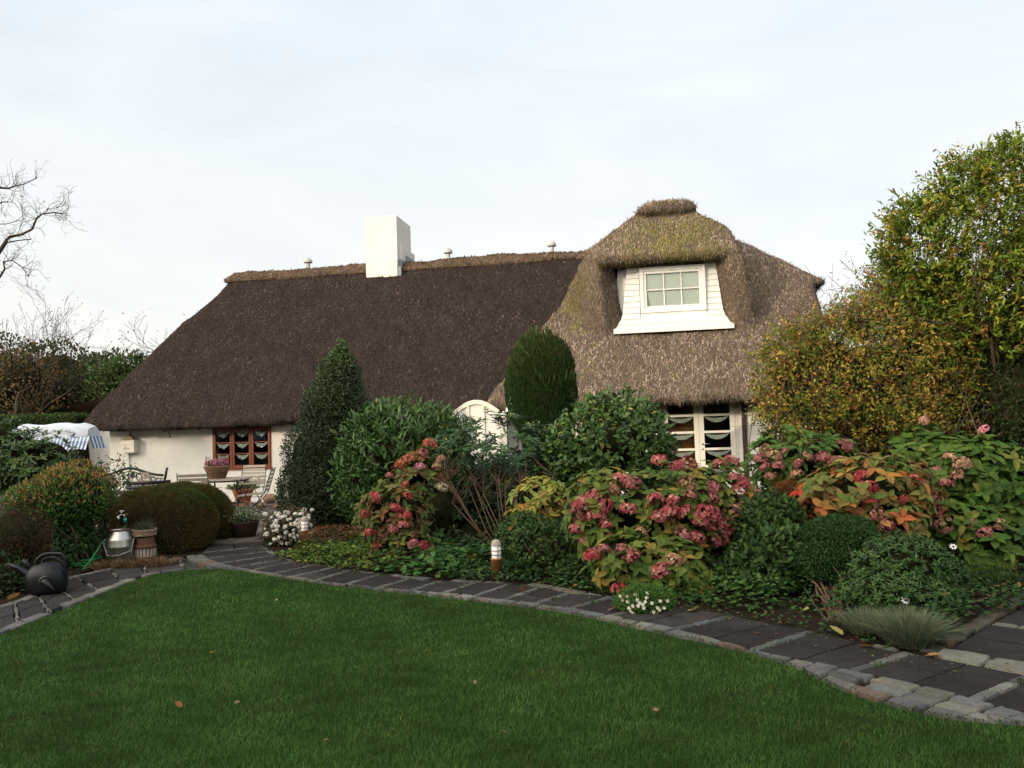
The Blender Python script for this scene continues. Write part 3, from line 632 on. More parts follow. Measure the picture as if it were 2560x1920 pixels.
def at_s(P, s):          # point on resampled polyline at arc length s
    d = np.r_[0, np.cumsum(np.linalg.norm(np.diff(P, axis=0), axis=1))]; return np.array([np.interp(s, d, P[:, 0]), np.interp(s, d, P[:, 1])])
def plen(P): return np.linalg.norm(np.diff(P, axis=0), axis=1).sum()
def row(P, s0, s1, w, side, ln=(.13, .2), z=.03, off=0, skip=0, colf=None):
    """a row of setts along polyline P, extending to `side` by w"""
    s = s0
    while s < s1:
        l = RG.uniform(*ln)
        if RG.random() > skip:
            a, b = at_s(P, s+.008), at_s(P, min(s+l-.008, s1)); t = unit(b-a); n_ = np.array([-t[1], t[0]])*side
            stone([a+n_*off, b+n_*off, b+n_*(off+w), a+n_*(off+w)], z+RG.normal(0, .003), col=colf() if colf else sett(), jit=.006)
        s += l
def ribbon(inner, outer, pitch, n_across, band=.12, z=.026, edge_in=.12, edge_out=.10, sub=2, big_from=None):
    """paved path between two curves: slabs, cross bands of setts, sett edging on both sides"""
    Li, Lo = plen(inner), plen(outer); nb = int(round((Li+Lo)/2/pitch)); row(inner, 0, Li, edge_in, IN_SIDE, skip=.03); row(outer, 0, Lo, edge_out, -IN_SIDE, skip=.12, ln=(.14, .26))
    for i in range(nb):
        f0, f1 = i/nb, (i+1)/nb; bw = band/pitch/nb*1.0
        def pt(f, g):
            a = at_s(inner, f*Li); b = at_s(outer, f*Lo); d = unit(b-a); w = np.linalg.norm(b-a); return a+d*(edge_in+.012+g*(w-edge_in-edge_out-.024))
        # cross band
        ns = max(3, int(np.linalg.norm(pt(f0, 1)-pt(f0, 0))/.19)); 
        for k in range(ns):
            e = .004; g0, g1 = k/ns+e, (k+1)/ns-e; stone([pt(f0, g0), pt(f0, g1), pt(f0+bw, g1), pt(f0+bw, g0)], z+.004, col=np.array(sett())*np.array((.85, .9, 1.0))*.8, jit=.007)
        eb = .003/max(pitch, .1)/nb*3
        for a in range(sub):
            h0, h1 = f0+bw+eb+(f1-f0-bw-eb*2)*a/sub, f0+bw+eb+(f1-f0-bw-eb*2)*(a+1)/sub-eb
            for k in range(n_across):
                g0, g1 = k/n_across+.006, (k+1)/n_across-.006; stone([pt(h0, g0), pt(h0, g1), pt(h1, g1), pt(h1, g0)], z+RG.normal(0, .002), col=np.array(SLAB)*RG.uniform(.85, 1.25), rnd=.05, jit=.002, crown=.001)
IN_SIDE = -1
# main path: right part, then the turn up to the patio
inner_px = [(2760, 1838), (2560, 1822), (2372, 1805), (2198, 1764), (2083, 1724), (1990, 1678), (1851, 1634), (1620, 1583), (1388, 1533), (1157, 1504), (983, 1484), (810, 1464), (648, 1438), (555, 1422), (480, 1408), (470, 1385), (520, 1356), (590, 1318), (625, 1292)]
outer_px = [(2800, 1735), (2600, 1702), (2440, 1672), (2330, 1652), (2235, 1638), (2139, 1615), (2043, 1589), (1850, 1551), (1722, 1529), (1532, 1499), (1351, 1467), (1262, 1462), (1087, 1452), (947, 1437), (792, 1421), (729, 1409), (672, 1388), (655, 1372), (668, 1350), (690, 1318), (700, 1290)]
inner = spline(G2(inner_px), 600); outer = spline(G2(outer_px), 600)
# decide which side the outer curve lies on
tt = unit(inner[301]-inner[300]); IN_SIDE = 1 if np.array([-tt[1], tt[0]])@(outer[300]-inner[300]) > 0 else -1
# cut at the lower left turn: near part has two-by-two slabs, the turn has single rows
def part(P, f0, f1, n=300): L_ = plen(P); return np.array([at_s(P, L_*(f0+(f1-f0)*i/(n-1))) for i in range(n)])
def nearest_f(P, q): i = np.argmin(((P-q)**2).sum(1)); d = np.r_[0, np.cumsum(np.linalg.norm(np.diff(P, axis=0), axis=1))]; return d[i]/d[-1]
BANDS = [((2800, 1880), (2960, 1800)), ((2455, 1765), (2600, 1702)), ((2150, 1690), (2290, 1645)), ((1895, 1637), (2040, 1590)), ((1700, 1583), (1840, 1550)), ((1540, 1549), (1660, 1518)), ((1440, 1529), (1540, 1499)), ((1346, 1517), (1430, 1492)), ((1269, 1507), (1361, 1476)), ((1197, 1498), (1282, 1467)), ((1118, 1490), (1195, 1464)), ((1038, 1483), (1108, 1460)), ((956, 1476), (1027, 1455)), ((874, 1468), (958, 1442)), ((800, 1457), (880, 1432)), ((740, 1448), (842, 1424)), ((690, 1440), (792, 1419)), ((640, 1431), (742, 1409)), ((598, 1424), (720, 1402)), ((555, 1414), (700, 1393)), ((525, 1402), (680, 1383)), ((505, 1388), (662, 1371)), ((520, 1368), (656, 1357))]
BW = [(gnd(*a)[:2], gnd(*b)[:2]) for a, b in BANDS]
def lerp(a, b, t): return a+(b-a)*t
for i in range(len(BW)-1):
    (a0, b0), (a1, b1) = BW[i], BW[i+1]; ln_ = np.linalg.norm(lerp(a0, b0, .5)-lerp(a1, b1, .5)); bw = .075/ln_; far = i > 8
    ns = max(3, int(np.linalg.norm(b0-a0)/.17))
    for k in range(ns): stone([lerp(a0, b0, k/ns+.008), lerp(a0, b0, (k+1)/ns-.008), lerp(lerp(a0, b0, (k+1)/ns-.008), lerp(a1, b1, (k+1)/ns-.008), bw), lerp(lerp(a0, b0, k/ns+.008), lerp(a1, b1, k/ns+.008), bw)], .030, col=np.array(sett())*np.array((.85, .9, .95))*.85, jit=.004)
    na = 2 if ln_ > .5 else 1; nc = 2
    for a in range(na):
        f0, f1 = bw+.006/ln_+(1-bw)*a/na, bw+(1-bw)*(a+1)/na-.006/ln_
        for k in range(nc):
            g0, g1 = k/nc+.006, (k+1)/nc-.006; q = lambda f, g: lerp(lerp(a0, b0, g), lerp(a1, b1, g), f)
            stone([q(f0, g0), q(f0, g1), q(f1, g1), q(f1, g0)], .026+RG.normal(0, .0025), col=np.array(SLAB)*RG.uniform(.8, 1.35), rnd=.05, jit=.002, crown=.001)
# sett edging between slabs and lawn (one to three rows, filling the real gap) and towards the bed
slab_in = spline(np.array([a for a, b in BW]), 600); slab_out = spline(np.array([b for a, b in BW]), 600)
def fill_rows(P, Q, wmax, ln, f0=0, f1=1, skip=0, zz=.03, darken=1.0):
    """rows of setts filling the strip between curve P and curve Q"""
    Ls_ = plen(P); s_ = f0*Ls_
    while s_ < f1*Ls_:
        l = RG.uniform(*ln); a, b = at_s(P, s_+.006), at_s(P, s_+l-.006); qa, qb = Q[np.argmin(((Q-a)**2).sum(1))], Q[np.argmin(((Q-b)**2).sum(1))]; d = np.linalg.norm((a+b)/2-(qa+qb)/2); nr = max(1, int(round(d/wmax)))
        if d > .035 and RG.random() >= skip and np.linalg.norm(qa-qb) > .03:
            for r_ in range(nr):
                g0, g1 = (r_+.04)/nr, (r_+.96)/nr; sh = (b-a)*RG.uniform(-.15, .15) if nr > 1 else 0; stone([lerp(a, qa, g0)+sh, lerp(b, qb, g0)+sh, lerp(b, qb, g1)+sh, lerp(a, qa, g1)+sh], zz+RG.normal(0, .003), col=np.array(sett())*darken, jit=.004)
        s_ += l
ie = inner[:int(600*nearest_f(inner, gnd(500, 1392)[:2]))]; oe = outer[:int(600*nearest_f(outer, gnd(660, 1360)[:2]))]
fill_rows(ie, slab_in, .13, (.15, .26)); fill_rows(slab_out[25:], outer, .14, (.16, .28), skip=.15, darken=.85)
# left path
li = spline(G2([(463, 1429), (382, 1440), (289, 1475), (116, 1545), (0, 1591), (-300, 1700)]), 300); lo_ = spline(G2([(455, 1398), (360, 1412), (266, 1428), (160, 1452), (72, 1494), (0, 1520), (-300, 1600)]), 300)
tt = unit(li[151]-li[150]); IN_SIDE = 1 if np.array([-tt[1], tt[0]])@(lo_[150]-li[150]) > 0 else -1
row(li, 0, plen(li), .12, IN_SIDE, skip=.35, ln=(.16, .34)); row(lo_, 0, plen(lo_), .11, -IN_SIDE, skip=.25, ln=(.14, .3))
nl = 9
for i in range(nl):
    for k in range(2):
        def pt(f, g):
            a = at_s(li, f*plen(li)); b = at_s(lo_, f*plen(lo_)); d = unit(b-a); w = np.linalg.norm(b-a); return a+d*(.13+g*(w-.25))
        g0, g1 = k/2+.008, (k+1)/2-.008; bw = .13/nl
        stone([pt(i/nl+bw, g0), pt(i/nl+bw, g1), pt((i+1)/nl-.002, g1), pt((i+1)/nl-.002, g0)], .026, col=np.array(SLAB)*1.25*RG.uniform(.8, 1.3), rnd=.08, jit=.006)
        for kk in range(2):
            if RG.random() < .75: a0 = (k+kk/2)/2; stone([pt(i/nl+.003, a0+.01), pt(i/nl+.003, a0+.24), pt(i/nl+bw-.004, a0+.24), pt(i/nl+bw-.004, a0+.01)], .030, col=sett(), jit=.012)
# side path at the right
e0, e1 = gnd(2345, 1640)[:2], gnd(2640, 1470)[:2]; dr_ = unit(e1-e0); nn_ = np.array([dr_[1], -dr_[0]]); Ls = np.linalg.norm(e1-e0)
row(np.array([e0, e0+dr_*Ls*.5, e1]), 0, Ls, .12, -1 if np.array([-dr_[1], dr_[0]])@nn_ > 0 else 1, ln=(.16, .28), colf=lambda: np.array(sett())*np.array((.85, .85, .7))*.75)
for i in range(7):
    for k in range(4):
        o = e0+dr_*(.02+i*.52+.0)+nn_*(.03+k*.5); lenx = .50
        if not inside(np.array([o+dr_*.25+nn_*.25]), np.vstack([outer, [(12, 9), (2, 20)]]))[0] and False: continue
        c = o+dr_*.25+nn_*.25
        i0 = np.argmin(((outer-c)**2).sum(1)); tt = unit(outer[min(i0+1, 599)]-outer[max(i0-1, 0)]); sd = np.array([-tt[1], tt[0]])*(1 if np.array([-tt[1], tt[0]])@(outer[i0]-inner[min(i0, 599)]) > 0 else -1)
        if (c-outer[i0])@sd < .12: continue
        if i % 2 == 0 and k < 9: 
            for q in range(3): a = o+nn_*(q*.166); stone([a-dr_*.09, a-dr_*.01, a-dr_*.01+nn_*.155, a-dr_*.09+nn_*.155], .03, col=np.array(sett())*.8, jit=.005)
        stone([o, o+dr_*(.43 if i % 2 else .49), o+dr_*(.43 if i % 2 else .49)+nn_*.49, o+nn_*.49], .026, col=np.array(SLAB)*RG.uniform(.9, 1.3), rnd=.05, jit=.002, crown=.001)
# big setts between the two paths
row(part(outer, 0, nearest_f(outer, gnd(2320, 1650)[:2])), 0, plen(outer), .16, IN_SIDE if False else -1, ln=(.24, .36), z=.034, off=.02) if False else None
fill_rows(spline(G2([(2330, 1652), (2440, 1676), (2600, 1706), (2760, 1745)]), 100), spline(G2([(2350, 1632), (2460, 1650), (2620, 1676), (2780, 1705)]), 100), .2, (.26, .36), zz=.034)
po = PAV.build('garden_path', M['granite'], smooth=False); tag(po, 'dark slab path with bands and edges of grey granite setts', 'path', kind='structure')
# sand bed under the paving
bed = np.vstack([inner, outer[::-1]]); sheet('path_bed', bed, .0, M['soil'], .12)
pat = np.array([gnd(*p)[:2] for p in ((300, 1335), (560, 1372), (600, 1365), (690, 1345), (760, 1300))]+[H(2, -.02, 0)[:2], H(-12, -.02, 0)[:2]]); 
pm = MB()
rgp = np.random.default_rng(3); xx = -12.0
for i in range(34):
    for j in range(17):
        x0 = -11.5+i*.52+(.26 if j % 2 else 0); y0 = -.32-j*.40; c = H(x0+.25, y0+.2, 0)[:2]
        if inside(c[None], pat)[0]:
            q = [H(x0+.01, y0+.01, 0)[:2], H(x0+.505, y0+.01, 0)[:2], H(x0+.505, y0+.385, 0)[:2], H(x0+.01, y0+.385, 0)[:2]]; PAV = pm; stone(q, .022+rgp.normal(0, .002), col=(.12, .10, .083), rnd=.08, jit=.004, crown=.001)
tag(pm.build('patio', M['granite']), 'worn brown stone slabs of the patio by the cottage wall', 'patio', kind='structure')
# planting bed soil
bedpoly = np.vstack([outer[::-1], [H(7.5, -.1, 0)[:2], H(-3.8, -.1, 0)[:2]]]) if False else None
bp = np.vstack([spline(G2([(x_, y_+11) for x_, y_ in [(700, 1300), (675, 1345), (662, 1372), (690, 1392), (792, 1415), (947, 1431), (1087, 1446), (1262, 1456), (1351, 1461), (1532, 1493), (1722, 1523), (1850, 1545), (2043, 1583), (2139, 1609), (2235, 1632), (2330, 1640)]]), 200), [gnd(2620, 1485)[:2], (9.5, 14), H(7.5, -.1, 0)[:2], H(-3.8, -.1, 0)[:2]]])
so = sheet('soil', bp, .012, M['soil'], .09, .006); tag(so, 'dark soil of the planting bed', 'soil')
lp = np.vstack([G2([(-400, 1600), (0, 1515), (72, 1490), (160, 1446), (266, 1424), (360, 1408), (455, 1394), (520, 1360)]), [(-4.6, 13.2), (-9, 15.5), (-20, 15.5)]]); so = sheet('soil', lp, .015, M['soil'], .2, .01)

# ------------------------------------------------------------------ planting helpers in photograph terms (true positions by distance)
def LB(px, py, Y, w, h, dep=.8):
    c = at(px, py, Y); k = Y/F; return (c[0], c[1], c[2], w/2*k, w/2*k*dep, h/2*k)
def hit(px, py, lobes, s=1.0):
    d = ray(px, py); best = None
    for l in lobes:
        l = np.array(l); R_ = l[3:]*s; o = (EYE-l[:3])/R_; e = d/R_; a = e@e; b = 2*o@e; c = o@o-1; q = b*b-4*a*c
        if q > 0:
            t = (-b-math.sqrt(q))/2/a
            if best is None or t < best: best = t
    if best is None: 
        l = lobes[0]; best = l[1]/d[1]
    return EYE+d*best

# flower heads
def bloom_mesh(name, cols, w=None, n=85, seed=0, fs=.26, low=-.35, flat=.8, petals=4):
    rg = np.random.default_rng(seed); d = unit(rg.normal(size=(n*3, 3))); d = d[d[:, 2] > low][:n]; n = len(d); e = unit(np.cross(d, unit(rg.normal(size=(n, 3))))); g = np.cross(d, e); VV = []; TT = []; CC = []; off = 0
    c = palette(n, cols, w, .2, rg); r = rg.uniform(.82, 1.02, n)
    lump = Lump(seed, 7, .22, 7)(d)
    for j in range(petals):
        a = 2*np.pi*j/petals; rd = e*math.cos(a)+g*math.sin(a); dd = unit(rd+d*rg.uniform(-.1, .45, (n, 1)))
        V, T, C = leaves(d*(r*lump)[:, None]*np.array([1, 1, flat]), dd, d, fs*rg.uniform(.7, 1.1, n), fs*.95, c*rg.uniform(.85, 1.15, (n, 1)), T_SMALL); VV.append(V); TT.append(T+off); CC.append(C); off += len(V)
    me = rawmesh(name, np.vstack(VV), [np.vstack(TT)], M['petal'], None, np.clip(np.vstack(CC), 0, 1)); o = me.data; bpy.data.objects.remove(me); return o
PINK = [(.42, .095, .10), (.50, .17, .16), (.32, .055, .07), (.54, .30, .23)]; RED = [(.42, .05, .06), (.52, .10, .09), (.30, .03, .05), (.5, .2, .14)]
BUFF = [(.48, .27, .18), (.56, .36, .24), (.40, .17, .13), (.34, .22, .10)]; RUST = [(.46, .12, .07), (.5, .2, .1), (.36, .08, .05)]
CREAM = [(.66, .58, .40), (.55, .50, .32), (.6, .45, .32)]; ROSEP = [(.70, .30, .36), (.6, .2, .26)]; DUSK = [(.40, .14, .14), (.5, .22, .19), (.3, .09, .10)]
BM = {}
for k, c in dict(P=PINK, R=RED, B=BUFF, U=RUST, C=CREAM, L=ROSEP, D=DUSK).items(): BM[k] = [bloom_mesh('bloom', c, None, 90, i+ord(k)) for i in range(3)]
WB = [bloom_mesh('white_bloom', [(.80, .77, .70), (.85, .82, .76), (.78, .66, .58)], [4, 4, 1], 34, i, .5, -.5, .85, 5) for i in range(3)]
def put_blooms(t, pts, meshes, rad, rg, name='bloom'):
    base = np.array(t.location)
    for p, r in zip(pts, rad):
        o = bpy.data.objects.new(name, meshes[rg.integers(len(meshes))]); COL.objects.link(o); o.parent = t; o.location = tuple(np.array(p)-base)
        o.rotation_euler = (rg.uniform(-.2, .8), rg.uniform(-.5, .5), rg.uniform(0, 6.28)); o.scale = (r, r, r)
def hydrangea(label, lobes, nros, cols, w, blooms, seed, Ln=.125, Wd=.072, top=None, group='hydrangeas in the flower bed', cat='hydrangea', k=6, rs=1.0, th=(50, 95)):
    P, D, rg = sample_lobes(lobes, int(nros*1.55), seed, .17, .2, front=.75); A = unit(D+np.array([0, -.15, .75])); 
    fol = whorls(P, A, rg, k, Ln, Wd, cols, w, th, T_DROOP, .2, .55)
    base = (lobes[0][0], lobes[0][1], 0); st = MB(); stems_to(st, base, list(P[rg.permutation(len(P))[:40]]), .010, .005, .05, rg, spread=.18)
    t = finish_plant('hydrangea', label, cat, base, fol, st, group, 'leaf', 'redtwig')
    core_mesh(lobes, seed, .52, .12).build('dark_core', M['core'], t, True, world=True)
    for b in blooms:
        px, py, kind = b[:3]; r = (b[3] if len(b) > 3 else 1)*rs; p = hit(px, py, lobes, 1.03); put_blooms(t, [p], BM[kind], [.068*r*rg.uniform(.9, 1.1)], rg)
    return t

# ------------------------------------------------------------------ shrubs in the bed, from the left
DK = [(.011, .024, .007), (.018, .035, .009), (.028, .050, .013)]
holly = [LB(812, 1232, 12.7, 236, 220), LB(822, 1125, 12.7, 192, 210), LB(838, 1025, 12.7, 165, 190), LB(850, 945, 12.7, 105, 140), LB(856, 893, 12.7, 38, 80)]
shrub('holly_shrub', 'tall dark pyramid shaped evergreen shrub between the red window and the laurel', 'shrub', holly, 32000, .042, .026, DK, [4, 4, 2], T_SMALL, 21, .13, .3, .7, .10, 'gloss', .76, ncls=3, top=([(.06, .12, .02), (.09, .15, .03)], .80, .7))
laurel = [LB(1010, 1140, 11.9, 290, 240), LB(945, 1195, 11.9, 196, 240), LB(1075, 1105, 11.9, 190, 160), LB(960, 1110, 11.9, 196, 170)]
shrub('laurel_bush', 'broad glossy green laurel bush right of the dark pyramid shrub', 'shrub', laurel, 7500, .115, .036, [(.021, .056, .010), (.034, .080, .014), (.060, .115, .022)], [4, 4, 2], T_LONG, 22, .2, .3, .5, .14, 'gloss', .68, ncls=5)
yw = [LB(1353, 985, 13.4, 166, 270, 1), LB(1366, 1070, 13.4, 128, 260, 1), LB(1354, 930, 13.4, 158, 150, 1), LB(1335, 895, 13.4, 90, 80, 1), LB(1375, 895, 13.4, 90, 80, 1)]
shrub('columnar_yew', 'clipped upright dark yew column against the tan thatch', 'shrub', yw, 36000, .06, .012, [(.013, .036, .010), (.022, .05, .013), (.036, .07, .018)], None, T_SMALL, 23, .10, 1.9, .35, .06, 'leaf', .88, sharp=4, top=([(.05, .075, .02), (.08, .065, .02)], .62, .5))  # browner top: the low sun's orange tint is painted into the leaves
cam_l = [LB(1520, 1110, 10.8, 300, 240), LB(1440, 1160, 10.8, 210, 190), LB(1578, 1095, 10.8, 180, 190), LB(1632, 1180, 10.7, 130, 110), LB(1530, 1050, 10.8, 190, 130)]
shrub('camellia', 'round dark green camellia bush in front of the white glazed door', 'shrub', cam_l, 8000, .085, .046, [(.026, .060, .012), (.040, .085, .016), (.075, .12, .022), (.20, .16, .04)], [5, 5, 2.5, .3], T_LEAF, 24, .25, .2, .6, .18, 'gloss', .55, ncls=5)

_P, _D, _r = sample_lobes(yw, 5200, 123, .03, .08, front=.8); _k = _P[:, 2] > 2.15; _P, _D = _P[_k], _D[_k]; _n = len(_P)
_V = leaves(_P, unit(_D*[.25, .25, 0]+_r.normal(0, .10, _P.shape)+[0, 0, 1]), unit(_r.normal(0, 1, _P.shape)*[1, 1, .1]), _r.uniform(.06, .17, _n), .017, palette(_n, [(.05, .085, .02), (.08, .09, .025), (.03, .06, .015), (.10, .07, .025)], [4, 2, 4, .6], .2, _r), T_SMALL)
_y = [o for o in bpy.data.objects if o.name == 'columnar_yew'][0]; rawmesh('shoots', _V[0], [_V[1]], M['leaf'], _y, np.clip(_V[2], 0, 1), world=True)
# rhododendron with bare legs
rl = [LB(1225, 1110, 11.0, 300, 150), LB(1340, 1145, 10.9, 190, 140), LB(1150, 1105, 11, 150, 140), LB(1280, 1190, 11.3, 280, 170)]
P, D, rg = sample_lobes(rl, 360, 25, .25, .2); fol = whorls(P, unit(D*.6+[0, 0, 1]), rg, 9, .14, .040, [(.028, .068, .022), (.045, .09, .03), (.085, .12, .03)], [4, 4, .8], (60, 100), T_LONG)
st = MB(); base = gnd(1258, 1385); 
for j in range(19):      # main stems fan out and fork to the whorls
    p1 = at(1105+j*15+rg.normal(0, 10), 1205+rg.normal(0, 26), 10.55+rg.normal(0, .2)); pts = [base+[rg.normal(0, .05), rg.normal(0, .05), 0], base*.55+p1*.45+[rg.normal(0, .05), rg.normal(0, .05), -.08], p1]
    st.tube(pts, [.012, .008, .006], 6)
    for q in P[np.argsort(((P[:, :3]-p1)**2).sum(1))[:18:3]]: st.tube([p1, (p1+q)/2+rg.normal(0, .03, 3), q], [.006, .005, .003], 5)
bd = MB(); 
for p in P[::2]: bd.lathe([(.0, 0), (.010, .012), (.007, .03), (0, .04)], p+np.array([0, 0, .02]), 6)
t = finish_plant('rhododendron', 'leggy rhododendron with bare brown stems in front of the white arched screen', 'rhododendron', base, fol, st, 'rhododendrons', 'gloss', 'redtwig')
bd.build('buds', mat('bud', (.28, .26, .06), .6), t, True, world=True)['kind'] = 'stuff'

hydrangea('lanky hydrangea with red and rust flower heads left of the bare stemmed rhododendron', [LB(990, 1290, 10.0, 170, 190), LB(1040, 1190, 10.1, 120, 140), LB(940, 1290, 10.0, 100, 130), LB(1030, 1370, 9.8, 120, 80)], 105,
  [(.05, .10, .02), (.12, .05, .03), (.16, .14, .03), (.08, .13, .03), (.20, .06, .03)], [4, 3, 1.5, 3, 1.2], [(1075, 1110, 'U', 1.25), (1060, 1132, 'D'), (1021, 1149, 'U', 1.3), (1003, 1160, 'U'), (1050, 1168, 'L', .9), (1101, 1149, 'B'), (1091, 1168, 'B', .9), (1103, 1219, 'C', 1.2), (939, 1242, 'R', 1.1), (988, 1271, 'R', 1.1), (912, 1285, 'R'), (1013, 1289, 'R', 1.1), (1009, 1316, 'P', 1.1), (984, 1322, 'D', 1.1), (926, 1331, 'R', 1.1), (1013, 1215, 'R', .9), (1019, 1240, 'R', .9), (1033, 1361, 'D', 1.0), (1058, 1365, 'R', 1.1), (974, 1190, 'D', .8)], 31, .115, .062)
hydrangea('small hydrangea with yellow leaves and no flowers between rhododendron and pink hydrangea', [LB(1340, 1250, 9.6, 140, 110), LB(1310, 1300, 9.5, 90, 70)], 34, [(.24, .24, .04), (.14, .20, .04), (.36, .28, .06), (.36, .15, .05)], [4, 4, 1.4, .7], [(1408, 1256, 'U', .5)], 32, .12, .065, th=(60, 110))
bigL = [LB(1640, 1285, 8.4, 360, 260), LB(1510, 1290, 8.3, 190, 230), LB(1790, 1270, 8.5, 230, 240), LB(1620, 1410, 7.95, 300, 170)]
bigB = [(1648, 1153, 'P'), (1692, 1166, 'P'), (1722, 1164, 'P', 1.1), (1827, 1158, 'P', 1.1), (1800, 1164, 'P'), (1553, 1204, 'P', 1.1), (1580, 1208, 'D'), (1637, 1250, 'P'), (1570, 1275, 'P', 1.05), (1682, 1256, 'P'), (1718, 1210, 'B'), (1722, 1242, 'D'), (1772, 1225, 'D', 1.2), (1778, 1245, 'D'), (1853, 1212, 'P', 1.2), (1838, 1200, 'P'), (1895, 1240, 'D'), (1456, 1262, 'P', 1.35), (1485, 1246, 'P', 1.3), (1508, 1262, 'P', 1.25), (1490, 1293, 'P', 1.2), (1443, 1290, 'D', 1.1), (1441, 1322, 'P', .9), (1515, 1318, 'P'), (1517, 1343, 'P', .9), (1460, 1353, 'D', .7), (1646, 1296, 'P', 1.1), (1675, 1282, 'P', 1.25), (1711, 1280, 'P', 1.1), (1765, 1288, 'P', 1.5), (1748, 1304, 'P', 1.1), (1789, 1312, 'P', 1.3), (1798, 1346, 'P', 1.25), (1825, 1328, 'P', 1.1), (1831, 1282, 'B', 1.4), (1705, 1339, 'D', 1.1), (1739, 1345, 'P', 1.1), (1861, 1268, 'D'), (1848, 1318, 'B'), (1876, 1334, 'B', .9), (1483, 1389, 'R', 1.05), (1509, 1375, 'D', .8), (1559, 1379, 'D', 1), (1583, 1391, 'P', .8), (1684, 1402, 'B', .9), (1652, 1427, 'P', 1.25), (1549, 1476, 'R', 1.15), (1532, 1222, 'B', .9), (1600, 1330, 'B', .7)]
hydrangea('largest hydrangea, full of dusty pink flower heads, in the middle of the bed', bigL, 330, [(.08, .13, .022), (.045, .085, .016), (.20, .19, .04), (.34, .17, .04), (.12, .15, .028)], [5, 5.5, 2.2, .9, 4], bigB, 33, .12, .074, rs=1.2)

# white rose bush
wl = [LB(728, 1322, 11.9, 130, 100), LB(700, 1340, 11.8, 80, 70)]
t = shrub('rose_bush', 'low bush covered in small white roses beside the path corner', 'rose bush', wl, 1800, .05, .028, [(.03, .05, .02), (.05, .07, .03), (.09, .05, .03)], None, T_LEAF, 26, .15, core=.6)
rg = np.random.default_rng(8); pts = []; 
for px, py in [(765, 1280), (775, 1290), (755, 1300), (770, 1305), (745, 1312), (778, 1275), (760, 1320), (780, 1312), (690, 1300), (700, 1285), (712, 1290), (725, 1282), (720, 1300), (735, 1325), (742, 1340), (728, 1345), (718, 1352), (690, 1345), (680, 1330), (700, 1330), (710, 1320), (672, 1345), (676, 1360), (695, 1362), (705, 1358), (742, 1350), (665, 1315), (684, 1285), (772, 1325), (664, 1335), (752, 1288), (748, 1330), (732, 1308), (688, 1315)]: pts.append(hit(px+rg.normal(0, 3), py+rg.normal(0, 3), wl, 1.02))
pts += [hit(rg.uniform(662, 782), rg.uniform(1280, 1362), wl, 1.02) for _ in range(40)]; pts = [p for p in pts if p[2] > .05]
put_blooms(t, pts, WB, rg.uniform(.020, .037, len(pts)), rg, 'rose')
shrub('rust_sedum', 'low rusty brown flowering plant behind the ground cover', 'plant', [LB(835, 1333, 11.4, 150, 36), LB(790, 1340, 11.4, 60, 30)], 1500, .03, .016, [(.22, .08, .04), (.16, .07, .04), (.06, .07, .03)], None, T_SMALL, 27, .2, core=.5)

# darker fillers in front
BL = [(.022, .048, .014), (.034, .068, .019), (.055, .095, .022)]
shrub('green_perennial', 'dark small leaved green perennial directly left of the pink hydrangea', 'plant', [LB(1395, 1395, 8.9, 190, 170), LB(1320, 1340, 9.2, 130, 110), LB(1450, 1440, 8.5, 110, 90)], 3000, .055, .034, BL, None, T_LEAF, 28, .25, core=.6)
shrub('green_rose', 'dark blue green rose foliage right of the largest hydrangea', 'plant', [LB(1935, 1330, 8.0, 170, 190), LB(1950, 1420, 7.6, 190, 200), LB(1880, 1430, 7.7, 150, 150)], 3800, .065, .042, BL, None, T_LEAF, 29, .2, core=.65)
shrub('box_shrub', 'clipped dark box shrub with bare brown stems below', 'shrub', [LB(2065, 1405, 7.35, 170, 110), LB(2095, 1340, 7.5, 190, 90)], 12000, .026, .017, [(.014, .042, .010), (.024, .06, .014), (.035, .08, .02)], None, T_SMALL, 30, .2, core=.75)
bs = MB(); rg = np.random.default_rng(4)
for i in range(26):
    b = gnd(2090+rg.normal(0, 12), 1545+rg.normal(0, 6)); e_ = at(2075+rg.normal(0, 35), 1450+rg.normal(0, 12), 7.3); bs.tube([b, (b+e_)/2+rg.normal(0, .03, 3), e_], [.010, .007, .003], 5)
for i in range(16):
    b = gnd(2145+rg.normal(0, 8), 1520); e_ = at(2120+rg.normal(0, 28), 1440+rg.normal(0, 25), 7.1); bs.tube([b, (b+e_)/2+rg.normal(0, .03, 3), e_], [.009, .006, .002], 5)
tag(bs.build('woody_stems', M['redtwig'], None, True), 'bare brown woody stems under the clipped box shrub', 'plant')
hb = [LB(2255, 1425, 7.0, 250, 170), LB(2175, 1480, 6.9, 150, 110), LB(2335, 1455, 7.0, 150, 140), LB(2240, 1480, 6.8, 260, 110)]
P, D, rg = sample_lobes(hb, 1500, 34, .07, .12, front=.8); fol = whorls(P, unit(D+[0, 0, .6]), rg, 7, .048, .017, [(.024, .062, .010), (.038, .086, .014), (.06, .115, .022)], [4, 4, 2], (35, 80), T_LEAF, .2)
t = finish_plant('evergreen_mound', 'dense bright green rounded evergreen mound near the grass tufts', 'shrub', (hb[0][0], hb[0][1], 0), fol, None, None, 'gloss'); core_mesh(hb, 34, .82, .1).build('dark_core', M['core'], t, True, world=True)
shrub('ivy', 'low dark ivy under the evergreen mound beside the side path', 'ivy', [LB(2290, 1530, 6.75, 240, 90), LB(2450, 1480, 7.5, 240, 110), LB(2400, 1540, 6.9, 150, 60)], 5200, .032, .026, [(.012, .03, .012), (.02, .05, .015), (.05, .06, .02)], [4, 3, .6], T_SMALL, 35, .2, core=.6)

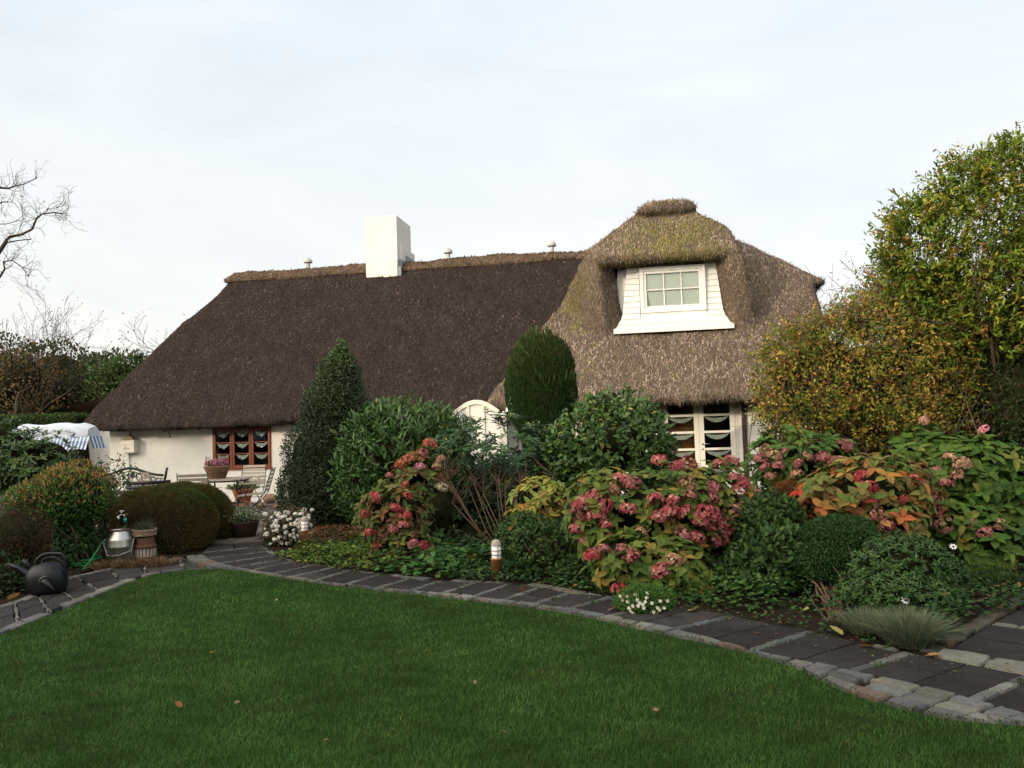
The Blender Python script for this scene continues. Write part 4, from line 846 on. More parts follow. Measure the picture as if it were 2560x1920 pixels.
# right hand hydrangeas
hydrangea('hydrangea with buff and pink heads near the corner of the cottage', [LB(2000, 1155, 8.9, 250, 130), LB(1930, 1160, 8.9, 130, 150), LB(2080, 1150, 8.9, 120, 120)], 95, [(.07, .14, .025), (.05, .10, .02), (.16, .16, .03)], [5, 4, 1], [(1915, 1125, 'B', 1.15), (1936, 1140, 'B', 1.2), (1902, 1150, 'D', 1.1), (1915, 1168, 'D', 1.1), (1927, 1190, 'B', 1.1), (1991, 1187, 'B'), (2111, 1115, 'D', 1.2), (2054, 1145, 'D', 1.1), (2073, 1155, 'D', 1.1), (2100, 1153, 'P', 1.1), (1997, 1160, 'D', .9), (1962, 1130, 'D', .7), (1945, 1165, 'D'), (2020, 1140, 'B', .8)], 36, .12, .066)
hydrangea('hydrangea with orange and red autumn leaves at the right of the bed', [LB(2180, 1240, 8.1, 310, 210), LB(2090, 1250, 8.1, 150, 150), LB(2210, 1310, 7.8, 200, 120)], 150, [(.09, .13, .025), (.06, .11, .02), (.24, .11, .035), (.36, .09, .025), (.42, .04, .02), (.15, .075, .035), (.40, .22, .05), (.17, .17, .04)], [4, 3, 2, 1.1, .7, 2.4, .8, 3], [(1995, 1297, 'R', .9), (2025, 1295, 'U', .8), (2193, 1288, 'P', 1), (2151, 1191, 'R', 1.1), (2172, 1221, 'R', 1.2), (2186, 1258, 'R', .9), (2286, 1200, 'R', 1.0), (2219, 1313, 'D', 1), (2260, 1248, 'R', .7)], 37, .125, .076, th=(50, 105), k=5)
hydrangea('broad green leaved hydrangea at the right edge with faded heads', [LB(2400, 1180, 8.7, 300, 200), LB(2480, 1260, 8.5, 210, 200), LB(2310, 1130, 9.3, 180, 130), LB(2480, 1360, 8.1, 180, 110), LB(2400, 1310, 8.3, 170, 130)], 260, [(.055, .115, .018), (.036, .08, .016), (.10, .15, .025), (.24, .19, .04)], [5, 4, 3, .5], [(2341, 1181, 'D'), (2373, 1149, 'B', 1.1), (2404, 1160, 'B', 1.2), (2396, 1187, 'B', 1.1), (2366, 1208, 'D', 1.2), (2349, 1282, 'P', 1.6), (2335, 1276, 'P', 1.3), (2358, 1310, 'B', 1.4), (2432, 1313, 'D', 1.1), (2463, 1332, 'D', 1.1), (2497, 1311, 'B', .9), (2345, 1242, 'D', 1.1), (2459, 1077, 'L', .9), (2311, 1052, 'B', .9)], 38, .135, .09)
shrub('dead_bush', 'small dry brown bush between the buff and orange hydrangeas', 'plant', [LB(1970, 1255, 8.5, 90, 90)], 2200, .05, .006, [(.16, .06, .02), (.22, .10, .04)], None, T_SMALL, 39, .2, .6, .8, core=.5)

# climbing rose thicket
rsL = [LB(2160, 950, 10.2, 430, 370), LB(1985, 960, 10.0, 190, 290), LB(2350, 930, 10.2, 250, 330), LB(2150, 1060, 10.2, 400, 170), LB(2075, 885, 10.2, 190, 150)]
rsL += [LB(2150, 825, 10.3, 170, 130), LB(2245, 750, 10.6, 200, 160), LB(2010, 900, 10.2, 180, 160), LB(2300, 800, 10.6, 220, 180), LB(2050, 1040, 10.0, 260, 130)]
RC = [(.24, .20, .03), (.15, .17, .022), (.36, .24, .05), (.08, .12, .02), (.20, .09, .03), (.40, .30, .07)]
_P, _D, rg = sample_lobes(rsL, 1500, 40, .3, .25)
n = 6800; P0, D0, rg = sample_lobes(rsL, n, 40, .33, .28, front=.6, sharp=9); k = 7; ax = unit(D0*.4+rg.normal(0, .6, P0.shape)+[0, 0, .25]); P = np.repeat(P0, k, 0)+np.repeat(ax, k, 0)*np.tile(np.arange(k)*.035, len(P0))[:, None]+rg.normal(0, .012, (len(P0)*k, 3))
cl = np.repeat(palette(len(P0), RC, [5, 5, 2.2, 4, 2.2, .8], .2, rg), k, 0)*rg.uniform(.75, 1.25, (len(P), 1))
fol = [leaves(P, unit(rg.normal(0, 1, P.shape)+[0, 0, -.1]), unit(rg.normal(0, .6, P.shape)+[0, -.2, .8]), .054*rg.uniform(.6, 1.3, len(P)), .034, cl, T_SMALL)]
st = MB(); tips, _, _ = sample_lobes(rsL, 330, 41, .12, .3)
for q in tips:
    b = np.array([rsL[0][0]+rg.normal(0, .75), rsL[0][1]+rg.normal(0, .35), 0]); b[0] = b[0]*.6+q[0]*.4; m1 = b*.5+q*.5+np.array([rg.normal(0, .15), rg.normal(0, .15), .35]); s_ = np.linspace(0, 1, 8)[:, None]
    st.tube((1-s_)**2*b+2*s_*(1-s_)*m1+s_**2*(q+[0, 0, .05])+rg.normal(0, .012, (8, 3)), np.linspace(.008, .003, 8), 4)
    for _k in range(3): 
        a = q+rg.normal(0, .1, 3); st.tube([a, a+rg.normal(0, .18, 3)+[0, 0, .06]], [.003, .0015], 3)
t = finish_plant('rambling_rose', 'tall tangled rambling rose in yellow and brown autumn leaf at the cottage corner', 'rose bush', (rsL[0][0], rsL[0][1], 0), fol, st, None, 'leaf', 'twig')
core_mesh(rsL, 40, .45, .2).build('dark_core', M['core'], t, True, world=True)
hp = MB()
for px, py in [(1946, 950), (1955, 968), (2034, 980), (2015, 1000), (2120, 900), (2260, 880), (2230, 790), (1960, 905)]: hp.lathe([(0, -.012), (.011, -.004), (.011, .005), (0, .012)], hit(px, py, rsL, 1.02), 7)
hp.build('rose_hips', mat('rose_hip', (.45, .02, .01), .35), t, True, world=True)

# large light green shrub tree at the right
gl = [LB(2440, 610, 9.8, 260, 270), LB(2320, 640, 9.8, 190, 190), LB(2530, 520, 9.8, 230, 300), LB(2480, 760, 9.9, 300, 280), LB(2400, 480, 9.8, 130, 130), LB(2585, 455, 9.8, 160, 160), LB(2350, 740, 9.9, 180, 150), LB(2650, 640, 10, 240, 500), LB(2290, 560, 9.8, 110, 80), LB(2250, 620, 9.9, 90, 130)]
def sprays(lobes, n, k, seed, L_, Ln, Wd, cols, w, T, up=.5, shell=.22, amp=.3, front=.6, sharp=12, rnd=.35, jit=.2):
    P, D, rg = sample_lobes(lobes, n, seed, shell, amp, front=front, sharp=sharp); ax = unit(D*.55+rg.normal(0, rnd, P.shape)+[0, 0, up]); pc = palette(len(P), cols, w, jit, rg); ll = L_*rg.uniform(.5, 1.3, len(P))
    st = MB(); n = len(P); P2 = np.repeat(P, k, 0); A2 = np.repeat(ax, k, 0); f = np.tile((np.arange(k)+.5)/k, n); P2 = P2+A2*(f*np.repeat(ll, k))[:, None]
    c = np.repeat(pc, k, 0)*rg.uniform(.8, 1.25, (n*k, 1)); d = unit(A2*.7+unit(rg.normal(0, 1, P2.shape))*.8); return leaves(P2, d, unit(rg.normal(0, .5, P2.shape)+[0, -.2, .8]), Ln*rg.uniform(.65, 1.2, n*k), Wd, c, T), P, ax, ll
gl += [LB(2400, 830, 10.3, 260, 220), LB(2520, 900, 10.3, 220, 240), LB(2290, 700, 10.1, 130, 150)]
sp1, P, ax, ll = sprays(gl, 5600, 9, 42, .25, .074, .030, [(.14, .195, .022), (.10, .155, .02), (.22, .25, .03), (.32, .25, .04), (.22, .12, .04), (.07, .11, .018)], [5, 5, 3.2, 1.8, 1.2, 2.5], T_LEAF, .6)
fol = [sp1]
st = MB(); bt = np.array([at(2520, 1000, 10.4)[0], 10.4, 0.0])
for l in gl[:7]:
    mb_, tp = branching(int(abs(l[0]*100)), bt+np.array([rg.normal(0, .1), rg.normal(0, .1), .5]), np.array(l[:3])-bt-[0, 0, .5], np.linalg.norm(np.array(l[:3])-bt)*.52, .030, 2, (2, 3), 20, .45, minr=.004)
    for v, q in zip(mb_.v, mb_.q): pass
    st.v += mb_.v; st.c += mb_.c; st.q += [a+st.n for a in mb_.q]; st.t += [a+st.n for a in mb_.t]; st.n += mb_.n
tk = MB(); tk.tube([bt-[0, 0, .05], bt+[.02, 0, .3], bt+[0, 0, .75]], [.11, .085, .07], 9); 
for p_, a_, l_ in list(zip(P, ax, ll))[::6]: st.tube([p_-a_*.12, p_+a_*l_], [.004, .0018], 3)
t = finish_plant('privet_tree', 'tall light green leafy tree leaning in at the right edge', 'tree', bt, fol, st, None, 'leaf', 'bark', 'crown', 'limbs'); tk.build('trunk', M['bark'], t, True, world=True)
# dark mass behind on the right
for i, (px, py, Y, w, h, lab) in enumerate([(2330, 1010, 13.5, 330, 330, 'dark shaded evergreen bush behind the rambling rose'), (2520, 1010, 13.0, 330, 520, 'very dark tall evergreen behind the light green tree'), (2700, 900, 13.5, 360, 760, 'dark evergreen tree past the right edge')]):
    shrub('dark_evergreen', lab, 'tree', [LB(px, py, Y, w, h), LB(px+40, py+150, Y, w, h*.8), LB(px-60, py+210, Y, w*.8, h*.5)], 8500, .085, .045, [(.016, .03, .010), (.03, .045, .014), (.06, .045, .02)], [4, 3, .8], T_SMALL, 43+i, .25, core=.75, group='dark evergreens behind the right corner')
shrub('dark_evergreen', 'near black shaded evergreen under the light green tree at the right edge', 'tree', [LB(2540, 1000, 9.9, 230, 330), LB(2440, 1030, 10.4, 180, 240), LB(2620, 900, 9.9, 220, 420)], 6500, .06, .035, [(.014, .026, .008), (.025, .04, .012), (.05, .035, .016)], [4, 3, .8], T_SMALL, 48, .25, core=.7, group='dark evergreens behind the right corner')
# bare trees behind
def bare(label, px, py, Y, ht, seed, r=.10, name='bare_tree', group='bare trees beyond the garden', lv=5, m='bark', leaf=None, spread=30, d=(0, 0, 1), kids=(2, 3)):
    b = at(px, py, Y); b[2] = 0; mb_, tips = branching(seed, b, d, ht*.30, r, lv, kids, spread, .74, minr=.007 if Y > 25 else .005, up=.03)
    t = thing(name, label, 'tree', b, 0, group); mb_.build('trunk', M[m], t, True, world=True)
    if leaf is not None:
        P = np.array([q for q, _ in tips]); rg = np.random.default_rng(seed); k = leaf[0]; P = np.repeat(P, k, 0)+rg.normal(0, leaf[2], (len(P)*k, 3)); c = palette(len(P), leaf[1], None, .25, rg)
        V, T, C = leaves(P, unit(rg.normal(0, 1, P.shape)), unit(rg.normal(0, 1, P.shape)+[0, 0, .8]), leaf[3], leaf[3]*.6, c, T_SMALL); rawmesh('crown', V, [T], M['leaf'], t, np.clip(C, 0, 1), world=True)
    return t
AUT = [(.12, .06, .03), (.2, .10, .04), (.09, .08, .03)]
bare('pale bare twisted tree above the rambling rose', 2170, 900, 17, 6.3, 61, .10, lv=6, kids=(3, 3), spread=27, leaf=(1, AUT, .2, .05))
bare('thin bare tree just left of the light green tree', 2245, 900, 18, 6.7, 62, .10, lv=6, kids=(3, 3), spread=26)
bare('bare shrubby tree touching the right gable', 2110, 900, 20, 5.2, 63, .09, lv=6, kids=(3, 3), spread=30, leaf=(1, AUT, .2, .05))

# ------------------------------------------------------------------ left side planting
def rhodo(label, lobes, n, seed, cols, w, Ln=.12, Wd=.036, k=8, group='rhododendrons'):
    P, D, rg = sample_lobes(lobes, n, seed, .10, .15, front=.75); fol = whorls(P, unit(D+[0, 0, .8]), rg, k, Ln, Wd, cols, w, (45, 95), T_LONG)
    bd = MB(); base = (lobes[0][0], lobes[0][1], 0)
    for p in P[::3]: bd.lathe([(.0, 0), (.010, .012), (.007, .03), (0, .04)], p+np.array([0, 0, .03]), 6)
    t = finish_plant('rhododendron', label, 'rhododendron', base, fol, None, group, 'gloss'); bd.build('buds', mat('bud', (.25, .26, .06), .6), t, True, world=True)['kind'] = 'stuff'
    core_mesh(lobes, seed, .72, .12).build('dark_core', M['core'], t, True, world=True); return t
rhodo('dark green rhododendron with pale buds at the left edge below the swing seat', [LB(70, 1158, 11.4, 250, 150), LB(10, 1140, 11.3, 180, 160), LB(150, 1195, 11.3, 120, 90)], 330, 61, [(.032, .066, .017), (.05, .092, .022), (.08, .13, .028)], [4, 4, 1.5])
shrub('pieris', 'evergreen shrub with orange and yellow young leaves left of the clipped mounds', 'shrub', [LB(180, 1240, 10.5, 200, 150), LB(110, 1270, 10.4, 180, 150), LB(225, 1250, 10.9, 100, 100)], 4600, .060, .022, [(.05, .11, .02), (.08, .14, .03), (.03, .07, .02)], None, T_LEAF, 62, .15, .7, .5, top=([(.38, .14, .05), (.30, .20, .05), (.16, .20, .04), (.42, .22, .10)], .42, .9))
shrub('evergreen_shrub', 'dark broad leaved green shrub behind the milk can', 'shrub', [LB(150, 1350, 10.6, 180, 150), LB(185, 1330, 10.8, 130, 120), LB(110, 1380, 10.4, 150, 100)], 3600, .06, .036, [(.024, .055, .018), (.045, .09, .022), (.09, .14, .03)], [5, 3, .8], T_LEAF, 63, .2, core=.65)
shrub('barberry', 'brownish red twiggy bush in the lower left corner', 'shrub', [LB(40, 1360, 9.2, 190, 180), LB(90, 1420, 9.2, 100, 90), LB(-30, 1430, 9.0, 140, 120)], 9000, .032, .010, [(.05, .022, .014), (.075, .035, .02), (.04, .035, .014)], None, T_SMALL, 64, .2, .3, .9, core=.7, smat='redtwig')
shrub('leafy_plant', 'dark leafy plant at the left edge beside the black watering can', 'plant', [LB(10, 1450, 8.8, 130, 110), LB(-60, 1480, 8.6, 120, 110)], 900, .06, .035, [(.018, .04, .014), (.03, .06, .02)], None, T_LEAF, 65, .2, core=.6)
mcol = [(.11, .085, .025), (.075, .080, .020), (.16, .09, .035), (.19, .10, .04)]
for i, (l, lab) in enumerate([([LB(400, 1322, 11.9, 262, 215, 1.0), LB(425, 1300, 12.1, 180, 180, 1.0)], 'front clipped brown green heather mound beside the wheel hub planter'), ([LB(500, 1310, 12.9, 168, 196, 1.0), LB(462, 1290, 13.1, 150, 165, 1.0)], 'rear clipped brown green heather mound towards the patio')]):
    P, D, rg = sample_lobes(l, 46000, 66+i, .03, .10, front=.85, sharp=16); n = len(P); z = P[:, 2]; cl = palette(n, mcol, [4, 4, 3, 2], .25, rg)
    gr = Lump(70+i, 12, .9, 14)(D); k = rg.random(n) < np.clip((gr-1)*1.1+.25*np.clip(D[:, 2], 0, 1), 0, .8); cl[k] = palette(k.sum(), [(.045, .085, .018), (.06, .10, .022)], None, .2, rg)
    fol = [leaves(P-D*.02, unit(D+rg.normal(0, .35, P.shape)), unit(rg.normal(0, 1, P.shape)), .045*rg.uniform(.6, 1.3, n), .011, cl, T_SMALL)]
    t = finish_plant('heather_mound', lab, 'shrub', (l[0][0], l[0][1], 0), fol, None, 'clipped heather mounds'); core_mesh(l, 66+i, .92, .05).build('dark_core', mat('mound_core', (.035, .026, .012), .95, noise=(25, .5), bump=(60, .02)), t, True, world=True)
rl2 = [LB(1230, 1240, 12.2, 330, 230), LB(1140, 1200, 12.4, 160, 240), LB(1330, 1260, 12.0, 200, 230), LB(1100, 1290, 11.2, 160, 170), LB(1210, 1330, 11.4, 260, 110)]
rhodo('dense shaded rhododendron filling the space behind the leggy one', rl2, 420, 60, [(.018, .042, .012), (.032, .066, .018)], [4, 3])
# thin rose stems by the tap
rg = np.random.default_rng(71); st = MB(); fp = []
b = gnd(258, 1400)
for px, py in [(268, 1160), (310, 1150), (250, 1150), (225, 1210), (330, 1180), (290, 1205), (300, 1140), (240, 1175)]:
    e_ = at(px, py, 10.7); s_ = np.linspace(0, 1, 9)[:, None]; m1 = b*.4+e_*.6+np.array([rg.normal(0, .05), 0, .25]); c = (1-s_)**2*(b+[rg.normal(0, .03), 0, 0])+2*s_*(1-s_)*m1+s_**2*e_; st.tube(c, np.linspace(.007, .003, 9), 5); fp += [c[i]+rg.normal(0, .05, 3) for i in range(3, 9) for _ in range(7)]
fp = np.array(fp); cl = palette(len(fp), [(.08, .13, .03), (.05, .09, .03), (.22, .10, .05), (.3, .22, .07)], [4, 4, 1.5, 1], .2, rg)
finish_plant('tall_rose', 'lanky rose with sparse leaves rising behind the water tap', 'rose bush', b, [leaves(fp, unit(rg.normal(0, 1, fp.shape)), unit(rg.normal(0, .5, fp.shape)+[0, -.5, 1]), .06, .032, cl, T_LEAF)], st, None, 'leaf', 'twig')

# ------------------------------------------------------------------ ground cover, grass tufts, daisies
rg = np.random.default_rng(80)
def cover_strip(px0, px1, dens, depth, hmax, cols, w, Ln, seed, off=0.0, T=T_LEAF):
    rg = np.random.default_rng(seed); a, b = nearest_f(outer, gnd(*px0)[:2]), nearest_f(outer, gnd(*px1)[:2]); a, b = min(a, b), max(a, b); Lo = plen(outer); n = int(dens*(b-a)*Lo*depth)
    f = rg.uniform(a, b, n); i = np.clip((f*599).astype(int), 1, 598); p = outer[i]+(outer[i+1]-outer[i])*rg.random((n, 1)); t = unit(outer[i+1]-outer[i-1]); nn = np.c_[-t[:, 1], t[:, 0]]; s = np.sign((nn*(outer[i]-inner[np.clip(i, 0, 599)])).sum(1))[:, None]; nn = nn*np.median(s)
    g = rg.random(n)**1.0*depth; cl_ = np.sin(p[:, 0]*6+2*np.sin(g*5))*np.sin(p[:, 1]*5+g*7); hh = hmax*(.35+.65*np.clip(g/.35, 0, 1))*(.65+.35*cl_)
    x = p+nn*(g+off-.06*cl_)[:, None]; z = .02+hh*rg.random(n)**.5
    P = np.c_[x, z]; c = palette(n, cols, w, .22, rg)
    return leaves(P, unit(np.c_[rg.normal(0, 1, (n, 2)), rg.uniform(-.1, .5, n)]), unit(np.c_[rg.normal(0, .35, (n, 2)), np.ones(n)]), Ln*rg.uniform(.6, 1.2, n), Ln*.85, c, T), P
YG = [(.08, .14, .02), (.12, .17, .03), (.05, .10, .02), (.22, .22, .04)]; DG = [(.03, .075, .02), (.05, .11, .025), (.02, .05, .018), (.20, .10, .04)]
parts = [cover_strip((680, 1392), (950, 1437), 900, 1.5, .22, YG, [4, 3, 4, .8], .055, 81)[0], cover_strip((930, 1435), (1130, 1455), 700, 1.3, .26, [(.04, .11, .03), (.07, .15, .04), (.10, .14, .03), (.3, .12, .04)], [4, 4, 1, .3], .085, 82)[0],
         cover_strip((1110, 1452), (1540, 1500), 700, 1.2, .20, DG, [4, 3, 2, .35], .05, 83)[0], cover_strip((1110, 1452), (1540, 1500), 420, 2.6, .20, DG, [4, 3, 2, .2], .05, 87)[0], cover_strip((1540, 1500), (2330, 1652), 260, .8, .10, DG, [4, 3, 2, .3], .04, 84)[0],
         cover_strip((1640, 1510), (1850, 1551), 900, .9, .26, [(.04, .10, .02), (.07, .14, .03)], None, .05, 85, .2)[0], cover_strip((1750, 1535), (2330, 1652), 420, 2.6, .22, DG, [4, 3, 2, .3], .05, 88, .45)[0], cover_strip((670, 1372), (1300, 1462), 420, 3.0, .25, DG, [4, 3, 2, .1], .06, 89, .9)[0]]
off = 0; T = []
for a in parts: T.append(a[1]+off); off += len(a[0])
o = rawmesh('ground_cover', np.vstack([a[0] for a in parts]), [np.vstack(T)], M['leaf'], None, np.clip(np.vstack([a[2] for a in parts]), 0, 1)); tag(o, 'low leafy green and yellow ground cover along the path edge', 'ground cover', kind='stuff')
# low leaves along the left bed
n = 2600; P = np.c_[rg.uniform(-8.5, -3.6, n), rg.uniform(9.2, 13.2, n), rg.uniform(.02, .14, n)]; k = inside(P[:, :2], lp); P = P[k]; n = len(P)
V, T_, C = leaves(P, unit(rg.normal(0, 1, P.shape)+[0, 0, .3]), unit(rg.normal(0, .5, P.shape)+[0, 0, 1]), .05, .03, palette(n, [(.02, .045, .014), (.04, .07, .02), (.09, .045, .02)], None, .25, rg), T_SMALL)
tag(rawmesh('low_weeds', V, [T_], M['leaf'], None, np.clip(C, 0, 1)), 'low dark weeds and leaves under the left hand shrubs', 'ground cover', kind='stuff')
def tuft(name, label, cat, c, n, h, rad, cols, seed, lean=.9, wd=.004, group=None):
    rg = np.random.default_rng(seed); mb = []; a = rg.uniform(0, 2*np.pi, n); r = rg.random(n)**.6; b = np.c_[c[0]+np.cos(a)*r*rad*.35, c[1]+np.sin(a)*r*rad*.35, np.full(n, .02)]; L_ = h*rg.uniform(.6, 1.15, n)
    out = np.c_[np.cos(a), np.sin(a), np.zeros(n)]; ln = lean*r*rg.uniform(.6, 1.2, n); pts = [b]
    for k in (1, 2, 3):
        s = k/3; pts.append(b+np.array([0, 0, 1])*(L_*(s-.32*s*s*ln))[:, None]+out*(L_*ln*s**1.6*.8)[:, None]+rg.normal(0, .004, (n, 3)))
    sd = unit(np.cross(out, [0, 0, 1.])+rg.normal(0, .4, (n, 3))); V = []; 
    for k, p in enumerate(pts): w_ = wd*(1, .9, .6, .12)[k]; V += [p-sd*w_, p+sd*w_]
    V = np.stack(V, 1).reshape(-1, 3); q = np.array([(0, 1, 3, 2), (2, 3, 5, 4), (4, 5, 7, 6)])[None]+(np.arange(n)*8)[:, None, None]
    c_ = np.repeat(palette(n, cols, None, .22, rg), 8, 0); o = rawmesh(name, V, [q.reshape(-1, 4)], M['grass'], None, np.clip(c_, 0, 1)); tag(o, label, cat, group); return o
FC = [(.11, .155, .10), (.16, .20, .12), (.08, .11, .07), (.24, .22, .11)]
tuft('fescue_tuft', 'larger blue green grass tuft spilling over the path edge', 'grass tuft', gnd(2275, 1618), 2400, .25, .42, FC, 90, 1.25, .0022, 'blue grass tufts')
tuft('fescue_tuft', 'smaller blue green grass tuft left of the larger one', 'grass tuft', gnd(2165, 1590), 1200, .19, .28, FC, 91, 1.2, .0022, 'blue grass tufts')
for (px, py, hh) in ((330, 1428, .10), (300, 1432, .09), (262, 1425, .1), (395, 1410, .11), (360, 1425, .09), (220, 1432, .08), (430, 1400, .10), (345, 1412, .13)):
    pass
for i, (px, lab) in enumerate(((335, 'dry brown grass tuft in front of the milk can'), (262, 'dry brown grass tuft by the hose coil'), (400, 'dry brown grass tuft in front of the wheel hub planter'))):
    tuft('dry_grass', lab, 'grass tuft', gnd(px, 1426-abs(px-262)*.06), 230, .13, .50, [(.16, .09, .045), (.10, .06, .03), (.24, .15, .08)], 92+i, 1.6, .004, 'dry grass at the path edge')
def daisies(name, label, cat, pts, r, petals, pc, cc, seed, stemh=.1, bush=None):
    rg = np.random.default_rng(seed); pts = np.array(pts); base = (*pts[:, :2].mean(0), 0); VV = []; TT = []; CC = []; off = 0
    ax = unit(np.c_[rg.normal(0, .3, (len(pts), 1)), rg.normal(-.75, .2, (len(pts), 1)), np.full((len(pts), 1), .55)])
    e = unit(np.cross(ax, [1., .2, 0])); g = np.cross(ax, e)
    t = thing(name, label, cat, base)
    for j in range(petals):
        a = 2*np.pi*j/petals; d = e*math.cos(a)+g*math.sin(a)+ax*.12; V, T, C = leaves(pts, d, ax, np.full(len(pts), r), r*5.2/petals, palette(len(pts), [pc], None, .05, rg), T_SMALL); VV.append(V); TT.append(T+off); CC.append(C); off += len(V)
    rawmesh('petals', np.vstack(VV), [np.vstack(TT)], M['petal'], t, np.clip(np.vstack(CC), 0, 1), world=True)
    m = MB()
    for p, a in zip(pts, ax): m.tube([p-a*.004, p+a*r*.18], r*.26, 8)
    m.build('flower_centres', mat('flower_centre', cc, .7), t, True, world=True)
    s = MB()
    for p in pts: s.tube([np.array([p[0]*.7+base[0]*.3, p[1]*.7+base[1]*.3+.02, .01]), p*.5+np.array([*base[:2], .02])*.5+[0, 0, .05], p], .0022, 4)
    s.build('stems', M['twig'], t, True, world=True); return t
dl = [LB(1612, 1508, 7.05, 140, 86)]
dt = shrub('daisy_clump', 'small clump of white daisies overhanging the path under the pink hydrangea', 'daisies', dl, 2600, .034, .014, [(.05, .12, .025), (.08, .16, .03)], None, T_SMALL, 95, .15, core=.5)
rg = np.random.default_rng(5); pts = [hit(px+rg.normal(0, 1.5), py, dl, 1.08) for px, py in [(1552, 1490), (1620, 1483), (1617, 1495), (1612, 1505), (1587, 1487), (1568, 1492), (1600, 1507), (1583, 1515), (1594, 1515), (1570, 1520), (1577, 1528), (1585, 1534), (1571, 1505), (1604, 1511), (1650, 1503), (1671, 1502), (1644, 1520), (1650, 1525), (1646, 1535), (1640, 1540), (1654, 1542), (1665, 1532), (1660, 1520), (1635, 1530), (1556, 1500), (1592, 1500), (1612, 1520), (1630, 1508)]]
ch_ = daisies('daisies', 'x', 'x', pts, .019, 9, (.82, .80, .70), (.55, .42, .05), 96)
for c in list(ch_.children): M4 = ch_.matrix_basis.copy(); c.parent = dt; c.matrix_basis = dt.matrix_basis.inverted() @ M4 @ c.matrix_basis
bpy.data.objects.remove(ch_)
for i, (px, py, Y, lab) in enumerate([(2383, 1367, 7.2, 'highest white daisy with a dark centre above the fern'), (2412, 1456, 7.0, 'white daisy with a dark centre right of the evergreen mound'), (2263, 1501, 6.45, 'white daisy with a dark centre just above the grass tufts'), (2400, 1438, 7.1, 'small half open white daisy near the fern')]):
    daisies('white_daisy', lab, 'flower', [at(px, py, Y)], .036 if i < 3 else .02, 8, (.84, .83, .80), (.02, .02, .06), 97+i)['group'] = 'single white daisies'
# fern
fr_b = at(2385, 1460, 7.3); VV = []; rgf = np.random.default_rng(3); FP = []; FD = []
for a, ln in ((.5, .55), (.15, .5), (.9, .42), (-.3, .4), (1.4, .3)):
    for s in np.linspace(.15, 1, 20):
        p = fr_b+np.array([math.cos(a)*ln*s, -.1*s, math.sin(a)*ln*s*.8+.12*s-.22*s*s]); tn = np.array([math.cos(a), -.1, math.sin(a)*.8+.12-.44*s]); sd = unit(np.cross(tn, [0, -1, .3]))
        for q in (-1, 1): FP.append(p); FD.append(sd*q+tn*.35)
FP = np.array(FP); FD = np.array(FD)
finish_plant('fern', 'yellow green fern fronds between the evergreen mound and the side path', 'fern', (fr_b[0], fr_b[1], 0), [leaves(FP, FD, np.tile([0, -.7, .7], (len(FP), 1)), .07, .014, palette(len(FP), [(.06, .11, .02), (.10, .14, .03)], None, .15, rgf), T_SMALL)], None, fname='fronds')
rg = np.random.default_rng(23); JP = []
for (a0, b0), (a1, b1) in zip(BW[:14], BW[1:15]):
    for _ in range(70):
        e = rg.integers(4); f = rg.random(); q = [lerp(a0, b0, f), lerp(a1, b1, f), lerp(lerp(a0, a1, f), lerp(b0, b1, f), .5), lerp(b0, b1, f)][e]; JP.append([*q, .024])
    c_ = lerp(a0, b0, rg.random()); JP += [[*(c_+rg.normal(0, .015, 2)), .026+rg.uniform(0, .012)] for _ in range(40)]
ii_ = rg.integers(5, 300, 1500); JP += [[*(inner[i]+rg.normal(0, .012, 2)), .03] for i in ii_]; JP = np.array(JP)+rg.normal(0, .004, (len(JP), 3))
V, T_, C = leaves(JP, unit(rg.normal(0, 1, JP.shape)+[0, 0, .5]), unit(rg.normal(0, .4, JP.shape)+[0, 0, 1]), .016*rg.uniform(.5, 1.6, len(JP)), .011, palette(len(JP), [(.045, .09, .02), (.08, .10, .03), (.03, .055, .015)], None, .3, rg), T_SMALL)
tag(rawmesh('joint_moss', V, [T_], M['leaf'], None, C), 'moss and tiny weeds growing in the joints of the path', 'moss', kind='stuff')
# leaf litter on the soil and in the joints
rg = np.random.default_rng(19); i_ = rg.integers(20, 590, 900); P = outer[i_]+rg.normal(0, .16, (900, 2)); P = P[(P[:, 1] > 3)]; P = np.c_[P, np.full(len(P), .036)]
V, T_, C = leaves(P, unit(np.c_[rg.normal(0, 1, (len(P), 2)), rg.normal(.1, .2, len(P))]), unit(np.c_[rg.normal(0, .3, (len(P), 2)), np.ones(len(P))]), .03*rg.uniform(.4, 1.4, len(P)), .018, palette(len(P), [(.14, .07, .03), (.08, .05, .03), (.22, .15, .05), (.04, .07, .02)], None, .3, rg), T_SMALL)
tag(rawmesh('leaf_litter', V, [T_], M['leaf'], None, C), 'small brown leaf litter along the edge of the bed', 'leaf litter', kind='stuff')
